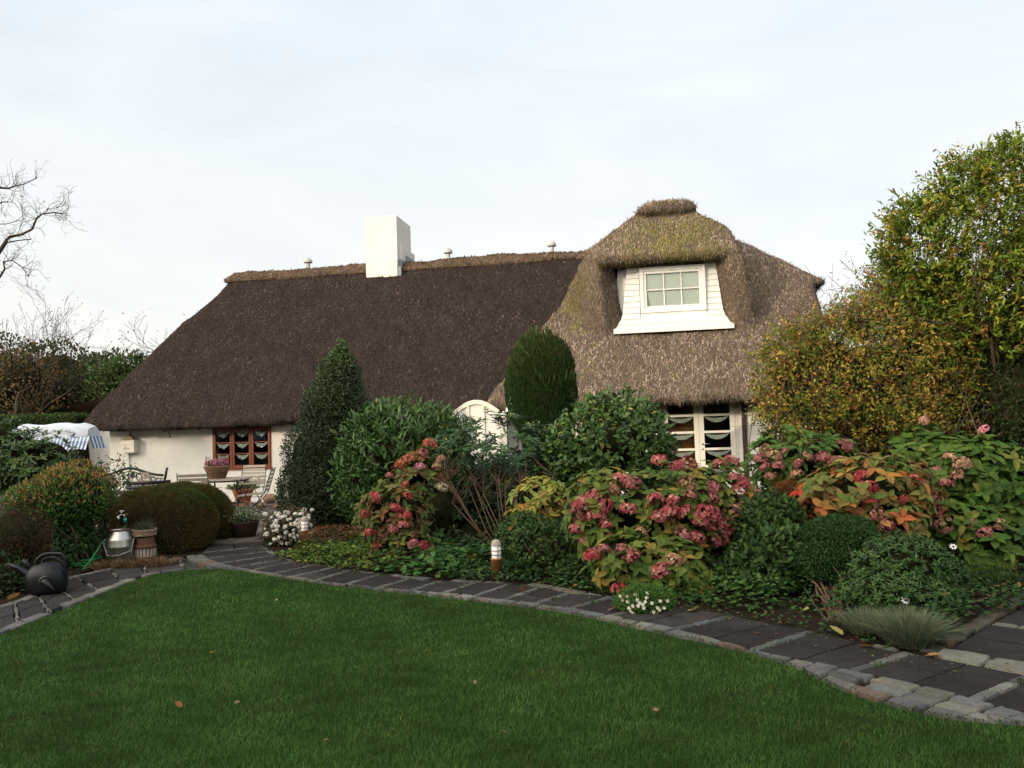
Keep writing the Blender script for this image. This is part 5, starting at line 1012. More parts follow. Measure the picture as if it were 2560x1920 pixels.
# fallen leaves
LVM = []
for i, (c, cv) in enumerate([((.36, .20, .07), 0), ((.24, .10, .05), 1), ((.36, .33, .10), 2), ((.26, .17, .10), 3)]):
    rg = np.random.default_rng(i); TV, TT = T_oval(.15, .2, .42); V = TV*[1, .7, 1]; me = rawmesh('l', V, [TT], M['leaf'], None, np.tile(c, (len(V), 1))); LVM.append(me.data); bpy.data.objects.remove(me)
COLN = ['orange', 'red brown', 'yellow', 'pale brown']; rg = np.random.default_rng(12)
FLV = [(525, 1632, 0, .06, 'lone dark curled leaf', 'on the left half of the lawn'), (690, 1502, 2, .04, '', 'on the far lawn nearest the path'), (1058, 1632, 2, .055, '', 'in the middle of the lawn'), (243, 1740, 3, .05, '', 'low on the left lawn'), (456, 1768, 1, .06, '', 'on the lawn left of centre near the bottom'), (802, 1853, 1, .05, '', 'lowest, at the bottom edge of the lawn left of centre'), (1274, 1836, 3, .075, '', 'at the bottom of the lawn centre'), (1632, 1772, 3, .04, '', 'on the lawn towards the right'), (600, 1752, 3, .045, '', 'between two darker leaves on the lower left lawn'), (1185, 1710, 3, .04, '', 'right of the middle of the lawn'),
       (864, 1462, 1, .09, '', 'on the far stretch of slabs beside the ground cover'), (1305, 1480, 1, .12, '', 'on the slabs below the lamp bollard'), (1722, 1527, 2, .17, '', 'large, curled at the path edge right of the daisies'), (2108, 1588, 2, .13, '', 'at the bed edge left of the grass tufts'), (2143, 1614, 0, .11, '', 'on the edging stones under the small grass tuft'), (2245, 1612, 1, .10, '', 'caught upright in the large grass tuft'), (2310, 1640, 0, .10, '', 'at the right foot of the large grass tuft'), (20, 1500, 0, .16, '', 'large, beside the watering can spout'), (2005, 1525, 2, .10, '', 'on the bare soil of the bed'), (2500, 1520, 1, .09, '', 'on the soil next to the side path')]
for px, py, k, sz, a_, where in FLV:
    z = .03 if py < 1500 or px > 1900 or 1290 < px < 1310 else .05
    if py >= 1600 and px < 2000: z = .048
    p = gnd(px, py, z); o = bpy.data.objects.new('fallen_leaf', LVM[k]); COL.objects.link(o); o.location = tuple(p); o.rotation_euler = (rg.uniform(-.5, .5), rg.uniform(-.5, .2), rg.uniform(0, 6.28)); o.scale = (sz,)*3
    tag(o, COLN[k]+' fallen leaf '+where, 'leaf', 'fallen leaves')

# ------------------------------------------------------------------ background on the left
hd = MB(); a = at(-260, 1036, 26); b = at(186, 1036, 26); hz = b[2]-.03; hd.box((a[0], 26, 0), (b[0]-.1, 27.2, hz))
t = thing('clipped_hedge', 'long clipped green hedge with a flat top behind the swing seat', 'hedge', ((a[0]+b[0])/2, 26.5, 0)); hd.build('dark_core', M['core'], t, world=True)
rg = np.random.default_rng(14); n = 22000; x = rg.uniform(a[0], b[0], n); tp = rg.random(n) < .35; P = np.c_[x, np.where(tp, rg.uniform(26, 27.2, n), 26-np.abs(rg.normal(0, .04, n))), np.where(tp, hz+rg.normal(0, .03, n), rg.uniform(0, hz, n))]
V, T_, C = leaves(P, unit(rg.normal(0, 1, P.shape)+[0, -.2, .4]), unit(rg.normal(0, .5, P.shape)+[0, -.6, .6]), .09, .05, palette(n, [(.035, .07, .018), (.05, .09, .024)], None, .2, rg), T_SMALL); rawmesh('foliage', V, [T_], M['leaf'], t, C, world=True)
ev = [(30, 1010, 36, 260, 330, 'dark evergreen mass above the left hedge, at the picture edge'), (140, 985, 38, 230, 270, 'dark evergreen tree behind the left hedge, second from the edge'), (235, 1010, 35, 170, 230, 'lower dark evergreen next to the thatched hip'), (-140, 960, 37, 260, 420, 'dark evergreen tree past the left edge'), (300, 985, 40, 200, 180, 'dark evergreen partly behind the thatched hip')]
for i, (px, py, Y, w, h, lab) in enumerate(ev):
    shrub('dark_evergreen', lab, 'tree', [LB(px, py, Y, w, h), LB(px-40, py+60, Y, w*.9, h*.8), LB(px+50, py+50, Y, w*.8, h*.7), LB(px, py+110, Y-.5, w*1.15, h*.6)], 6500, .22, .13, [(.028, .035, .014), (.045, .055, .02), (.03, .05, .018), (.10, .06, .025)], [4, 3, 3, .8], T_SMALL, 110+i, .3, core=.7, group='dark evergreens beyond the left hedge')
shrub('autumn_bush', 'orange brown autumn bush at the far left above the hedge', 'tree', [LB(60, 940, 33, 170, 170), LB(0, 980, 33, 180, 200), LB(130, 990, 33.5, 120, 120)], 2100, .15, .09, [(.13, .085, .04), (.09, .075, .035), (.17, .10, .04), (.06, .06, .03)], None, T_SMALL, 116, .35, core=.5)
shrub('green_tree', 'light green leafy tree peeping over the left slope of the thatch', 'tree', [LB(300, 925, 31, 90, 70), LB(270, 955, 31, 80, 90), LB(345, 895, 31, 50, 40)], 1100, .15, .08, [(.035, .07, .018), (.055, .09, .025)], None, T_SMALL, 117, .5, core=.4, shell=.3)
for i, (px, Y, ht, lab, lf) in enumerate([(20, 30, 9.2, 'bare tree over the left hedge nearest the picture edge', 1), (70, 33, 9.0, 'bare tree standing second from the left over the hedge', 0), (135, 36, 9.6, 'bare tree in the middle of the row over the left hedge', 1), (195, 38, 8.6, 'slender bare tree in front of the dark evergreens', 0), (245, 40, 8.0, 'bare tree right of the evergreens, close to the thatch', 0), (-60, 28, 10.5, 'bare tree mostly past the left edge', 0)]):
    bare(lab, px, 900, Y, ht*.92, 120+i, .13, lv=6, kids=(2, 3), spread=27, leaf=(1, AUT, .25, .08) if lf else None)
bare('bare tree rising behind the left slope of the thatch', 400, 850, 30, 7.9, 130, .14, lv=6, spread=34, leaf=(1, AUT, .25, .09))
# the big overhanging bare tree at the left edge: limbs traced at their own distance
Yb = 25.0; A = lambda px, py: at(px, py, Yb+.4*math.sin(px*.05)); bt = np.array([at(-330, 900, Yb)[0], Yb, 0]); t = thing('overhanging_tree', 'large bare tree reaching in from the left edge with crooked dark limbs', 'tree', bt)
tr = MB(); tr.tube([bt-[0, 0, .1], bt+[.05, 0, 1.5], bt+[-.05, 0, 3.0], bt+[.1, 0, 5.0], bt+[.3, 0, 7.5]], [.5, .42, .38, .3, .2], 10)
limbs = [([(-330, 800), (-200, 740), (-80, 690), (-20, 655), (15, 602), (25, 592), (55, 586), (80, 573), (91, 548), (105, 535), (139, 531), (156, 535)], .075, .010), ([(-10, 648), (18, 606), (46, 601), (78, 598)], .030, .012), ([(-330, 620), (-160, 520), (-60, 480), (0, 469), (21, 471), (38, 465), (59, 461), (91, 446)], .06, .008),
         ([(-200, 740), (-60, 720), (0, 692), (12, 672), (8, 655), (30, 650), (55, 668), (72, 690)], .05, .006), ([(-330, 700), (-120, 590), (-20, 520), (5, 505), (30, 505)], .06, .007), ([(105, 535), (120, 522), (140, 520), (170, 512)], .012, .004), ([(-120, 590), (-40, 560), (15, 560), (60, 548)], .03, .005)]
lb = MB(); rg = np.random.default_rng(77)
for pts, r0, r1 in limbs:
    W_ = np.array([A(*p) for p in pts]); lb.tube(W_, np.linspace(r0*.95, r1*1.2, len(W_)), 7); 
    for i in range(3 if pts[0][0] < 0 else 1, len(W_)):
        for k in range(3):
            j = W_[i-1]*.5+W_[i]*.5 if k == 0 else W_[i]; d = unit(rg.normal(0, 1, 3)*[1, .8, 1]+(W_[i]-W_[i-1])/np.linalg.norm(W_[i]-W_[i-1])*.9+[0, 0, .35]); m_, _ = branching(int(rg.integers(1e6)), j, d, rg.uniform(.28, .5), .010, 2+int(rg.random() < .4), (1, 3), 38, .74, minr=.0035, wig=.3)
            lb.v += m_.v; lb.c += m_.c; lb.q += [x+lb.n for x in m_.q]; lb.t += [x+lb.n for x in m_.t]; lb.n += m_.n
tr.build('trunk', M['bark'], t, True, world=True); lb.build('limbs', M['bark'], t, True, world=True)

# ------------------------------------------------------------------ neighbouring cottage glimpsed at the left
nb = thing('neighbour_cottage', 'sliver of another white cottage with brown roof between swing seat and white wall', 'house', at(262, 1100, 27)*[1, 1, 0])
m = MB(); m.box((-1.4, 0, 0), (2.4, 3, 2.0)); m.build('wall', M['wall'], nb)
m = MB(); a_ = np.linspace(0, np.pi, 17); V = [(.5+2.1*math.cos(x), y, 2.0+.9*math.sin(x)) for y in (-.4, 3.2) for x in a_]; m.add(V, [(i, i+1, 17+i+1, 17+i) for i in range(16)]); m.build('roof', mat('brown_roof', (.12, .07, .045), .9, noise=(20, .3)), nb, True)
pk = MB(); rg = np.random.default_rng(2)
for i in range(14): x = -11.2-i*.11; pk.box((x, 20.8, 0), (x+.07, 20.83, 1.75+rg.uniform(-.03, .12)))
t = thing('picket_fence', 'short pale picket fence by the far left corner of the cottage', 'fence', (-11.5, 20.8, 0)); pk.build('pickets', M['oldwood'], t, world=True)

# ------------------------------------------------------------------ things on and by the wall
def hobj(name, label, cat, u, v, z, rz=0, group=None): return thing(name, label, cat, H(u, v, z), -YAW+rz, group)
# mailbox
k = (at(318, 1120, 19.5)); um = -9.20
t = hobj('mailbox', 'cream metal mailbox with a pagoda roof on the white wall', 'mailbox', um, -.01, 1.41); t.scale = (.86, .9, .86)
m = MB(); m.box((-.20, -.22, -.17), (.20, 0, .17)); m.box((-.12, -.19, -.20), (.17, 0, -.171)); m.build('box', M['cream'], t)
m = MB(); m.add([(-.23, -.25, .171), (.23, -.25, .171), (.23, .005, .171), (-.23, .005, .171), (-.06, -.13, .27), (.06, -.13, .27), (.06, -.05, .27), (-.06, -.05, .27), (-.14, -.19, .205), (.14, -.19, .205), (.14, -.02, .205), (-.14, -.02, .205)], [(0, 1, 9, 8), (1, 2, 10, 9), (2, 3, 11, 10), (3, 0, 8, 11), (8, 9, 5, 4), (9, 10, 6, 5), (10, 11, 7, 6), (11, 8, 4, 7), (4, 5, 6, 7), (3, 2, 1, 0)]); m.lathe([(.03, .27), (.045, .30), (.02, .32), (.03, .345), (0, .37)], (0, -.09, 0), 10); m.build('roof', mat('ochre_roof', (.33, .27, .16), .6, noise=(9, .2)), t)
m = MB(); m.box((-.16, -.232, .03), (.15, -.2205, .10)); m.build('flap', M['cream'], t)
m = MB(); rg = np.random.default_rng(9); pts = [(-.09+.02*i, -.226, -.07+.022*math.sin(i*1.9)) for i in range(10)]; m.tube(pts, .004, 5); m.tube([(-.05+.05*math.cos(a), -.226, -.07+.035*math.sin(a)) for a in np.linspace(0, 5.5, 12)], .004, 5); m.tube([(-.03, -.226, -.05), (.02, -.226, -.08), (.08, -.226, -.035)], .006, 5); m.build('posthorn_emblem', M['zinc'], t)
# wall hook
t = hobj('wall_hook', 'small dark curled iron hook under the eave', 'hook', -8.28, -.02, 1.68); m = MB(); m.tube([(-.10, .0, .03), (-.05, -.04, .07), (.04, -.06, .06), (.08, -.06, .0), (.10, -.06, -.04)], .011, 6); m.lathe([(0, 0), (.02, .005), (.022, .02), (0, .05)], (.10, -.06, -.10), 8); m.build('hook', M['iron'], t, True)
# arched garden screen
def arch_panel(t, p0, p1, z0, z1, rise, post=True):
    p0 = np.array(p0, float); p1 = np.array(p1, float); d = p1-p0; w = np.linalg.norm(d); d /= w; nrm = np.array([-d[1], d[0]]); n = 20; s = np.linspace(0, 1, n); zt = z1+rise*np.sin(np.pi*s)
    def strip(lo, hi, th, mt, name):
        m = MB(); V = []
        for sg in (-1, 1):
            for q in (lo, hi): V += [(p0[0]+d[0]*w*s[i]+nrm[0]*th/2*sg, p0[1]+d[1]*w*s[i]+nrm[1]*th/2*sg, q[i]) for i in range(n)]
        F_ = []
        for i in range(n-1): F_ += [(i, i+1, n+i+1, n+i), (2*n+i+1, 2*n+i, 3*n+i, 3*n+i+1), (n+i, n+i+1, 3*n+i+1, 3*n+i), (i+1, i, 2*n+i, 2*n+i+1)]
        m.add(V, F_); m.build(name, mt, t, world=True)
    strip(np.full(n, z0), zt-.07, .025, M['white'], 'panel'); strip(zt-.075, zt, .08, M['cream'], 'arched_rail')
    m = MB(); 
    for f in (.33, .66): a = p0+d*w*f; m.beam((a[0], a[1]-.02, z0), (a[0], a[1]-.02, z1+rise*math.sin(np.pi*f)-.08), .035, .035)
    m.build('batten', M['cream'], t, world=True)
Yf = 14.0; fa, fb = at(1133, 1030, Yf), at(1249, 1030, Yf-.15); t = thing('garden_screen', 'white wooden screen with two arched panels behind the rhododendron', 'fence', (fb[0], fb[1], 0))
arch_panel(t, fa[:2], fb[:2], .1, fa[2], .19); pz = at(1257, 1031, Yf-.15)[2]; m = MB(); x, y = at(1258, 1030, Yf-.15)[:2]; m.box((x-.05, y-.05, 0), (x+.05, y+.05, pz-.04)); m.add([(x-.06, y-.06, pz-.039), (x+.06, y-.06, pz-.039), (x+.06, y+.06, pz-.039), (x-.06, y+.06, pz-.039), (x, y, pz+.03)], None, [(0, 1, 4), (1, 2, 4), (2, 3, 4), (3, 0, 4)]); m.build('post', M['white'], t, world=True)
arch_panel(t, (x+.06, y+.02), (x+.34, y+.9), .1, pz-.02, .30)
m = MB(); m.box((x+.33, y+.93, 0), (x+.43, y+1.03, pz-.02)); m.build('post', M['white'], t, world=True)

# swing seat with canopy under a white cover
sc0 = at(62, 1090, 16.5); sc1 = at(242, 1090, 16.3); zt = at(150, 1062, 16.4)[2]; zb = at(150, 1093, 16.4)[2]; zv = at(240, 1122, 16.4)[2]
t = thing('swing_seat', 'garden swing seat under a white cover with blue and white check valance', 'swing seat', ((sc0[0]+sc1[0])/2, 16.4, 0))
m = MB(); n = 16; V = []; xs = np.linspace(sc0[0], sc1[0], n); prof = [(-.5, zb), (-.48, zt-.05), (-.38, zt), (-.15, zt+.02), (.0, zt-.06), (.02, zb)]
rg = np.random.default_rng(6)
for i, x in enumerate(xs):
    sh = .10*max(0, (2-i))/2+.09*max(0, i-(n-3))/2; bul = .03*math.sin(i*.9)+(.03 if i in (n-3, n-2) else 0)
    for (y, z) in prof: V.append((x, 16.4+y*(1-sh), z-(sh if z > zb+.05 else 0)+(bul*.5 if z > zb+.05 else 0)+rg.normal(0, .004)))
k = len(prof); q = [(i*k+j, (i+1)*k+j, (i+1)*k+j+1, i*k+j+1) for i in range(n-1) for j in range(k-1)]; m.add(V, q)
for i in (0, n-1): m.add([V[i*k+j] for j in range(k)], t=[(0, j, j+1) for j in range(1, k-1)])
m.build('cover', M['canvas'], t, True, world=True)
m = MB(); ns = 44
for i in range(ns):
    for j in range(3):
        f0, f1 = i/ns, (i+1)/ns; x0, x1 = sc0[0]+(sc1[0]-sc0[0]+.06)*f0, sc0[0]+(sc1[0]-sc0[0]+.06)*f1; sc = lambda f: .018*abs(math.sin(f*np.pi*7)); 
        za, zb_ = zb-.005-(zb-zv)*j/3, zb-.005-(zb-zv)*(j+1)/3; e0, e1 = (sc(f0), sc(f1)) if j == 2 else (0, 0); yy = 16.4-.50-.05*j; y2 = yy-.05
        c = (.06, .13, .24) if i % 2 == 0 else (.62, .65, .72); c = np.array(c)*(.8 if j == 1 and i % 2 else 1.0)*(.75 if (j == 2 and i % 2 == 0) else 1)
        if i % 2 == 0 and j == 0: c = np.array((.20, .28, .42))
        m.add([(x0, yy, za), (x1, yy, za), (x1, y2, zb_+e1), (x0, y2, zb_+e0)], [(0, 1, 2, 3)], c=c)
for i in range(8):
    y0, y1 = 15.9+.065*i, 15.965+.065*i; c = (.06, .13, .24) if i % 2 == 0 else (.62, .65, .72); x_ = sc1[0]+.06; m.add([(x_, y0, zb-.005), (x_, y1, zb-.005), (x_+.07, y1, zv+.01), (x_+.07, y0, zv+.01)], [(0, 1, 2, 3)], c=c)
m.build('valance', mat('check_cloth', attr=True, rough=.8), t, world=True)
m = MB(); 
for s_, xo in ((0, 135), (1, 150), (2, 165), (3, 172), (4, 181)):
    p = at(xo, 1076+s_, 15.9); h_ = (.02, .012, .04, .045, .02)[s_]; m.tube([p+[-.03, 0, -h_*.5], p+[-.01, 0, 0], p+[.012, 0, h_], p+[.005, 0, -.01], p+[.035, 0, -h_*.3]], .0035, 4)
m.build('script_lettering', M['iron'], t, world=True)
for x in (sc0[0]+.1, sc1[0]-.1): m = MB(); m.tube([(x-.1, 15.95, 0), (x-.1, 16.1, zb), (x-.1, 16.3, zb), (x-.1, 16.6, 0)], .02, 8); m.build('side_frame', M['iron'], t, True, world=True)
m = MB(); m.box((sc0[0]+.15, 16.2, .45), (sc1[0]-.15, 16.7, .55)); m.box((sc0[0]+.15, 16.71, .45), (sc1[0]-.15, 16.8, 1.05)); m.build('seat', M['darkwood'], t, world=True)

# patio furniture ----------------------------------------------------
def arc(c, r, a0, a1, n=10, ax='xz'):
    a = np.linspace(a0, a1, n); z = np.zeros(n)
    return np.c_[c[0]+r*np.cos(a), z+c[1], c[2]+r*np.sin(a)] if ax == 'xz' else np.c_[z+c[0], c[1]+r*np.cos(a), c[2]+r*np.sin(a)]
def folding_chair(label, loc, rz, arms=True):
    """sits facing local +y; slatted seat and back on crossed iron legs"""
    t = thing('folding_chair', label, 'chair', loc, rz, 'folding slatted chairs round the patio table'); w = .25
    s = MB()
    for i in range(7): y = -.20+i*.066; s.box((-w, y, .44-.004*i+.01), (w, y+.048, .455-.004*i+.01))
    s.build('seat', M['oldwood'], t)
    b = MB()
    for i in range(6): z = .52+i*.072; y = -.235-.30*(z-.45); b.beam((-w+.005, y, z), (w-.005, y, z), .012, .052, (0, -.3, 1))
    b.build('backrest', M['oldwood'], t)
    for sx in (-1, 1):
        l = MB(); l.tube([(sx*(w+.012), -.235-.30*.50, .93), (sx*(w+.012), -.24, .46), (sx*(w+.012), -.10, .30), (sx*(w+.012), .28, .02), (sx*(w+.012), .30, .0)], .0095, 6); l.build('leg', M['iron'], t, True)
        l = MB(); l.tube([(sx*(w-.02), .24, .44), (sx*(w-.02), 0, .22), (sx*(w-.02), -.30, .0)], .0095, 6); l.build('leg', M['iron'], t, True)
        if arms: a = MB(); a.beam((sx*(w+.035), -.30, .665), (sx*(w+.035), .20, .665), .045, .02); a.build('armrest', M['oldwood'], t); a = MB(); a.tube([(sx*(w+.03), .14, .655), (sx*(w+.015), .05, .55), (sx*(w+.012), .10, .44)], .008, 5); a.build('arm_bracket', M['iron'], t, True)
    c = MB(); c.tube([(-w-.012, -.02, .25), (w+.012, -.02, .25)], .007, 6); c.tube([(-w-.012, .24, .05), (w+.012, .24, .05)], .007, 6); c.build('stretcher', M['iron'], t, True); return t
Yc = 15.7; cx = at(648, 1200, Yc)[0]
folding_chair('folding chair with armrests seen from the side at the right end of the table', (cx-.12, Yc, .02), math.radians(98))
folding_chair('pale folding chair standing against the wall under the red window', (*at(620, 1200, 17.6)[:2], .02), math.radians(176), True)
folding_chair('folding chair turned with its back to the camera left of the pink heather basket', (*at(497, 1200, 15.0)[:2], .02), math.radians(4), False)
folding_chair('tilted folding chair between the black bench and the table', (*at(412, 1200, 16.2)[:2], .02), math.radians(-48), False)
tx = at(564, 1196, 15.9); t = thing('patio_table', 'oval weathered wood patio table on a black iron base', 'table', (tx[0], 15.9, 0.02))
m = MB(); 
for i in range(9):
    y = -.40+i*.09; hx = .47*math.sqrt(max(.05, 1-((y+.04)/.47)**2)); m.box((-hx, y, .725), (hx, y+.078, .755))
m.build('tabletop', M['oldwood'], t); m = MB(); m.tube([(.42*math.cos(a), .36*math.sin(a), .705) for a in np.linspace(0, 2*np.pi, 30)], .016, 6)
for sx in (-1, 1):
    m.tube([(sx*.30, -.25, .70), (sx*.24, -.1, .52), (sx*.30, .0, .40), (sx*.18, .1, .22), (sx*.34, .26, .0)], .016, 7); m.tube([(sx*.30, .25, .70), (sx*.24, .1, .52), (sx*.30, .0, .40), (sx*.18, -.1, .22), (sx*.34, -.26, .0)], .016, 7); m.tube(arc((sx*.30, -.12, .60), .07, 0, 5.2, 12), .011, 5); m.tube(arc((sx*.33, -.18, .34), .06, 1, 6, 12), .011, 5)
m.tube([(-.32, 0, .28), (.32, 0, .28)], .018, 7); m.build('iron_base', M['iron'], t, True)
# heather basket on the table
hx = at(543, 1196, 15.8)[0]; t = thing('flower_basket', 'wicker basket of pink flowers standing on the patio table', 'basket', (hx, 15.8, .775)); m = MB(); wicker_ring(m, [(.135, .0), (.235, .24)], (0, 0, 0), 40, 10, c0=(.17, .09, .045)); m.lathe([(.0, .005), (.12, .005), (.22, .225)], (0, 0, 0), 24, c=(.07, .04, .02)); m.build('basket', M['wicker'], t, True)
rg = np.random.default_rng(31); n = 900; a = rg.uniform(0, 6.28, n); r = .21*np.sqrt(rg.random(n)); P = np.c_[r*np.cos(a), r*np.sin(a), .24+rg.uniform(0, .10, n)*(1.25-r/.3)]; V, T_, C = leaves(P, unit(rg.normal(0, .5, P.shape)+[0, 0, 1]), unit(rg.normal(0, 1, P.shape)), .05, .03, palette(n, [(.55, .22, .34), (.65, .35, .44), (.40, .10, .18), (.06, .10, .03)], [4, 3, 2, 3], .15, rg), T_SMALL); rawmesh('flowers', V, [T_], M['petal'], t, C)
n = 420; k = rg.integers(0, 12, n); a = k*.52; P = np.c_[.20*np.cos(a), .20*np.sin(a), .24+rg.uniform(0, .17, n)]+rg.normal(0, .008, (n, 3)); V, T_, C = leaves(P, unit(rg.normal(0, .6, P.shape)+[0, 0, 1]), unit(rg.normal(0, 1, P.shape)), .025, .016, palette(n, [(.42, .08, .12), (.5, .18, .2), (.10, .10, .04)], None, .2, rg), T_SMALL); rawmesh('flower_spikes', V, [T_], M['petal'], t, C)
# iron bench
bb = at(300, 1240, 17.2); t = thing('iron_bench', 'black cast iron garden bench with an arched pierced back by the wall', 'bench', (bb[0], 17.2, .02), -YAW); m = MB()
xs = np.linspace(-.72, .72, 25); top = lambda x: .77+.17*np.exp(-((x+.05)/.42)**2); P = np.c_[xs, np.full(25, .30)+.10, top(xs)]; m.tube(P, .028, 8); m.tube([(-.72, .38, .45), (.72, .38, .45)], .022, 6); m.tube([(-.72, .38, .45), (-.74, .40, .82), (-.74, .42, .90)], .022, 6); m.tube([(.72, .38, .45), (.80, .40, .86), (.82, .40, .93)], .026, 6)
P2 = P-[0, 0, .07]; m.tube(P2, .010, 5); m.build('frame', M['iron'], t, True); m = MB(); rg = np.random.default_rng(44)
for i in range(90):
    x = rg.uniform(-.66, .66); z = rg.uniform(.50, top(x)-.10); r = rg.uniform(.03, .06); m.tube(arc((x, .385, z), r, rg.uniform(0, 3), rg.uniform(4, 7), 9), .009, 4)
for i in range(14): x = -.66+i*.10; m.tube([(x, .385, .46), (x+rg.normal(0, .03), .385, .62), (x+rg.normal(0, .04), .385, top(x)-.06)], .008, 4)
m.build('pierced_back', M['iron'], t, True); m = MB()
for i in range(6): m.box((-.70, -.10+i*.08, .42), (.70, -.04+i*.08, .44))
m.build('seat', M['iron'], t)
for x in (-.72, .72):
    for y in (-.1, .38): l = MB(); l.tube([(x, y, .43), (x*1.02, y, .2), (x*1.05, y*1.1, 0)], .02, 6); l.build('leg', M['iron'], t, True)
bx = at(362, 1210, 15.4); t = thing('round_chair', 'low black chair with a curved back in front of the iron bench', 'chair', (bx[0], 15.6, .02)); m = MB(); a = np.linspace(np.pi*1.05, np.pi*1.95, 18)
for z, r in ((.745, .40), (.66, .395), (.57, .385), (.48, .375)): m.tube(np.c_[r*np.cos(a), r*.8*np.sin(a), np.full(18, z)], .036, 6)
m.build('backrest', M['plastic'], t, True); m = MB(); m.lathe([(0, .36), (.36, .36), (.37, .39), (.36, .42), (0, .42)], n=20, sy=.85); m.build('seat', M['plastic'], t, True)
for x, y in ((-.26, -.2), (.26, -.2), (-.26, .2), (.26, .2)): l = MB(); l.tube([(x, y, .36), (x*1.15, y*1.15, 0)], .02, 6); l.build('leg', M['plastic'], t, True)
# terracotta pot with plant behind the chair
def pot(name, label, loc, prof, m_, fl_cols, fr, fz, n, lsz, seed, cat='plant pot'):
    t = thing(name, label, cat, loc); m = MB(); m.lathe(prof, n=28); m.build('pot', m_, t, True); rg = np.random.default_rng(seed); r0 = max(p[0] for p in prof); h = max(p[1] for p in prof)
    s = MB(); s.lathe([(0, h-.03), (r0*.9, h-.03)], n=20); s.build('earth', M['soil'], t); P = rg.normal(0, 1, (n, 3))*[fr, fr, fz*.4]; P[:, 2] = h+np.abs(P[:, 2])*.9; V, T_, C = leaves(P, unit(P*[1, 1, .3]+rg.normal(0, .3, P.shape)*fr*2+[0, 0, .1]), unit(rg.normal(0, .5, P.shape)+[0, 0, 1]), lsz, lsz*.45, palette(n, fl_cols, None, .2, rg), T_SMALL); rawmesh('foliage', V, [T_], M['leaf'], t, np.clip(C, 0, 1)); return t
pp = at(608, 1250, 17.0); pot('terracotta_pot', 'tall orange terracotta pot with trailing plant behind the armchair', (pp[0], 17.0, .02), [(.0, .0), (.11, .0), (.13, .15), (.14, .20), (.13, .21), (.15, .25), (.205, .42), (.225, .45), (.20, .45), (.18, .42)], M['terra'], [(.05, .09, .03), (.10, .14, .05), (.2, .2, .09)], .12, .12, 420, .08, 51)
pp = gnd(575, 1335); pot('terracotta_pot', 'low terracotta bowl with grey green plant on the edge of the patio', (pp[0]-.05, pp[1]+.7, .02), [(0, 0), (.14, 0), (.20, .18), (.22, .20), (.19, .20)], M['terra'], [(.12, .16, .11), (.2, .24, .18)], .09, .20, 700, .04, 52)
pp = gnd(612, 1345); pot('basket_planter', 'dark basket of tiny white flowers and yellow green leaves at the patio edge', (pp[0], pp[1], .02), [(0, 0), (.16, 0), (.22, .22), (.23, .24), (.20, .24)], M['darkwood'], [(.03, .06, .03), (.05, .09, .03), (.16, .22, .03), (.5, .5, .48)], .13, .22, 1500, .035, 53)
# field stones at the wall foot
rg = np.random.default_rng(61)
for i, (px, py, r, lab) in enumerate([(675, 1252, .13, 'largest round brown field stone at the foot of the wall'), (655, 1262, .09, 'flat brown stone left of the largest field stone'), (697, 1265, .10, 'reddish stone beside the holly at the wall foot'), (640, 1268, .07, 'small flat stone behind the chair legs')]):
    c = gnd(px, py+8); m = MB(); nu, nv = 16, 10; d = np.array([(math.sin(b)*math.cos(a), math.sin(b)*math.sin(a), math.cos(b)) for b in np.linspace(.01, 3.13, nv) for a in np.linspace(0, 2*np.pi, nu, endpoint=False)]); p = d*r*[1.15, .9, .85 if i == 0 else .5]*Lump(61+i, 8, .25, 3)(d)[:, None]
    m.add(p, [(i2*nu+j, (i2+1)*nu+j, (i2+1)*nu+(j+1) % nu, i2*nu+(j+1) % nu) for i2 in range(nv-1) for j in range(nu)]); o = m.build('field_stone', M['stone'], None, True); o.location = (c[0], c[1], .02+r*(.7 if i == 0 else .4)); tag(o, lab, 'stone', 'field stones at the wall foot')

# milk can, wheel hub planter, tap, hose, watering can ---------------
p = gnd(284, 1415); t = thing('milk_can', 'shiny stainless steel milk can with a wire handle', 'milk can', (p[0], p[1]+.17, .02)); R_ = .172
m = MB(); m.lathe([(0, 0), (R_*.97, 0), (R_, .015), (R_, .20), (R_*1.01, .205), (R_, .21), (R_, .285), (R_*.96, .31), (R_*.70, .385), (R_*.66, .40), (R_*.70, .415), (R_*.60, .41), (R_*.58, .36)], n=48); m.build('can', M['steel'], t, True)
m = MB(); m.tube([(R_*.69*math.cos(a), R_*.69*math.sin(a), .413) for a in np.linspace(0, 2*np.pi, 32)], .008, 6); m.build('rim', M['rust'], t, True)
m = MB(); m.tube([(-R_-.01, -.02, .30), (-R_-.005, -.06, .24), (-.07, -R_-.015, .115), (.0, -R_-.02, .105), (.08, -R_-.01, .112), (R_+.002, -.06, .15), (R_+.01, -.0, .30)], .005, 6); m.build('handle', M['zinc'], t, True)
p = gnd(351, 1408); t = thing('wheel_hub', 'old wooden cart wheel hub with rusty iron bands used as a plant stand', 'planter', (p[0], p[1]+.15, .02))
m = MB(); m.lathe([(0, 0), (.125, 0), (.135, .02), (.135, .05), (.125, .055)], n=28); m.lathe([(.128, .15), (.138, .155), (.138, .19), (.12, .20), (.115, .215)], n=28); m.lathe([(.113, .215), (.108, .30), (0, .31)], n=28); m.build('iron_band', M['rust'], t, True)
m = MB(); 
for i in range(20): a = 2*np.pi*i/20; m.beam((.125*math.cos(a), .125*math.sin(a), .05), (.125*math.cos(a), .125*math.sin(a), .152), .026, .014, (math.cos(a), math.sin(a), 0), c=1)
m.lathe([(.108, .05), (.108, .15)], n=20); m.build('staves', M['oldwood'], t)
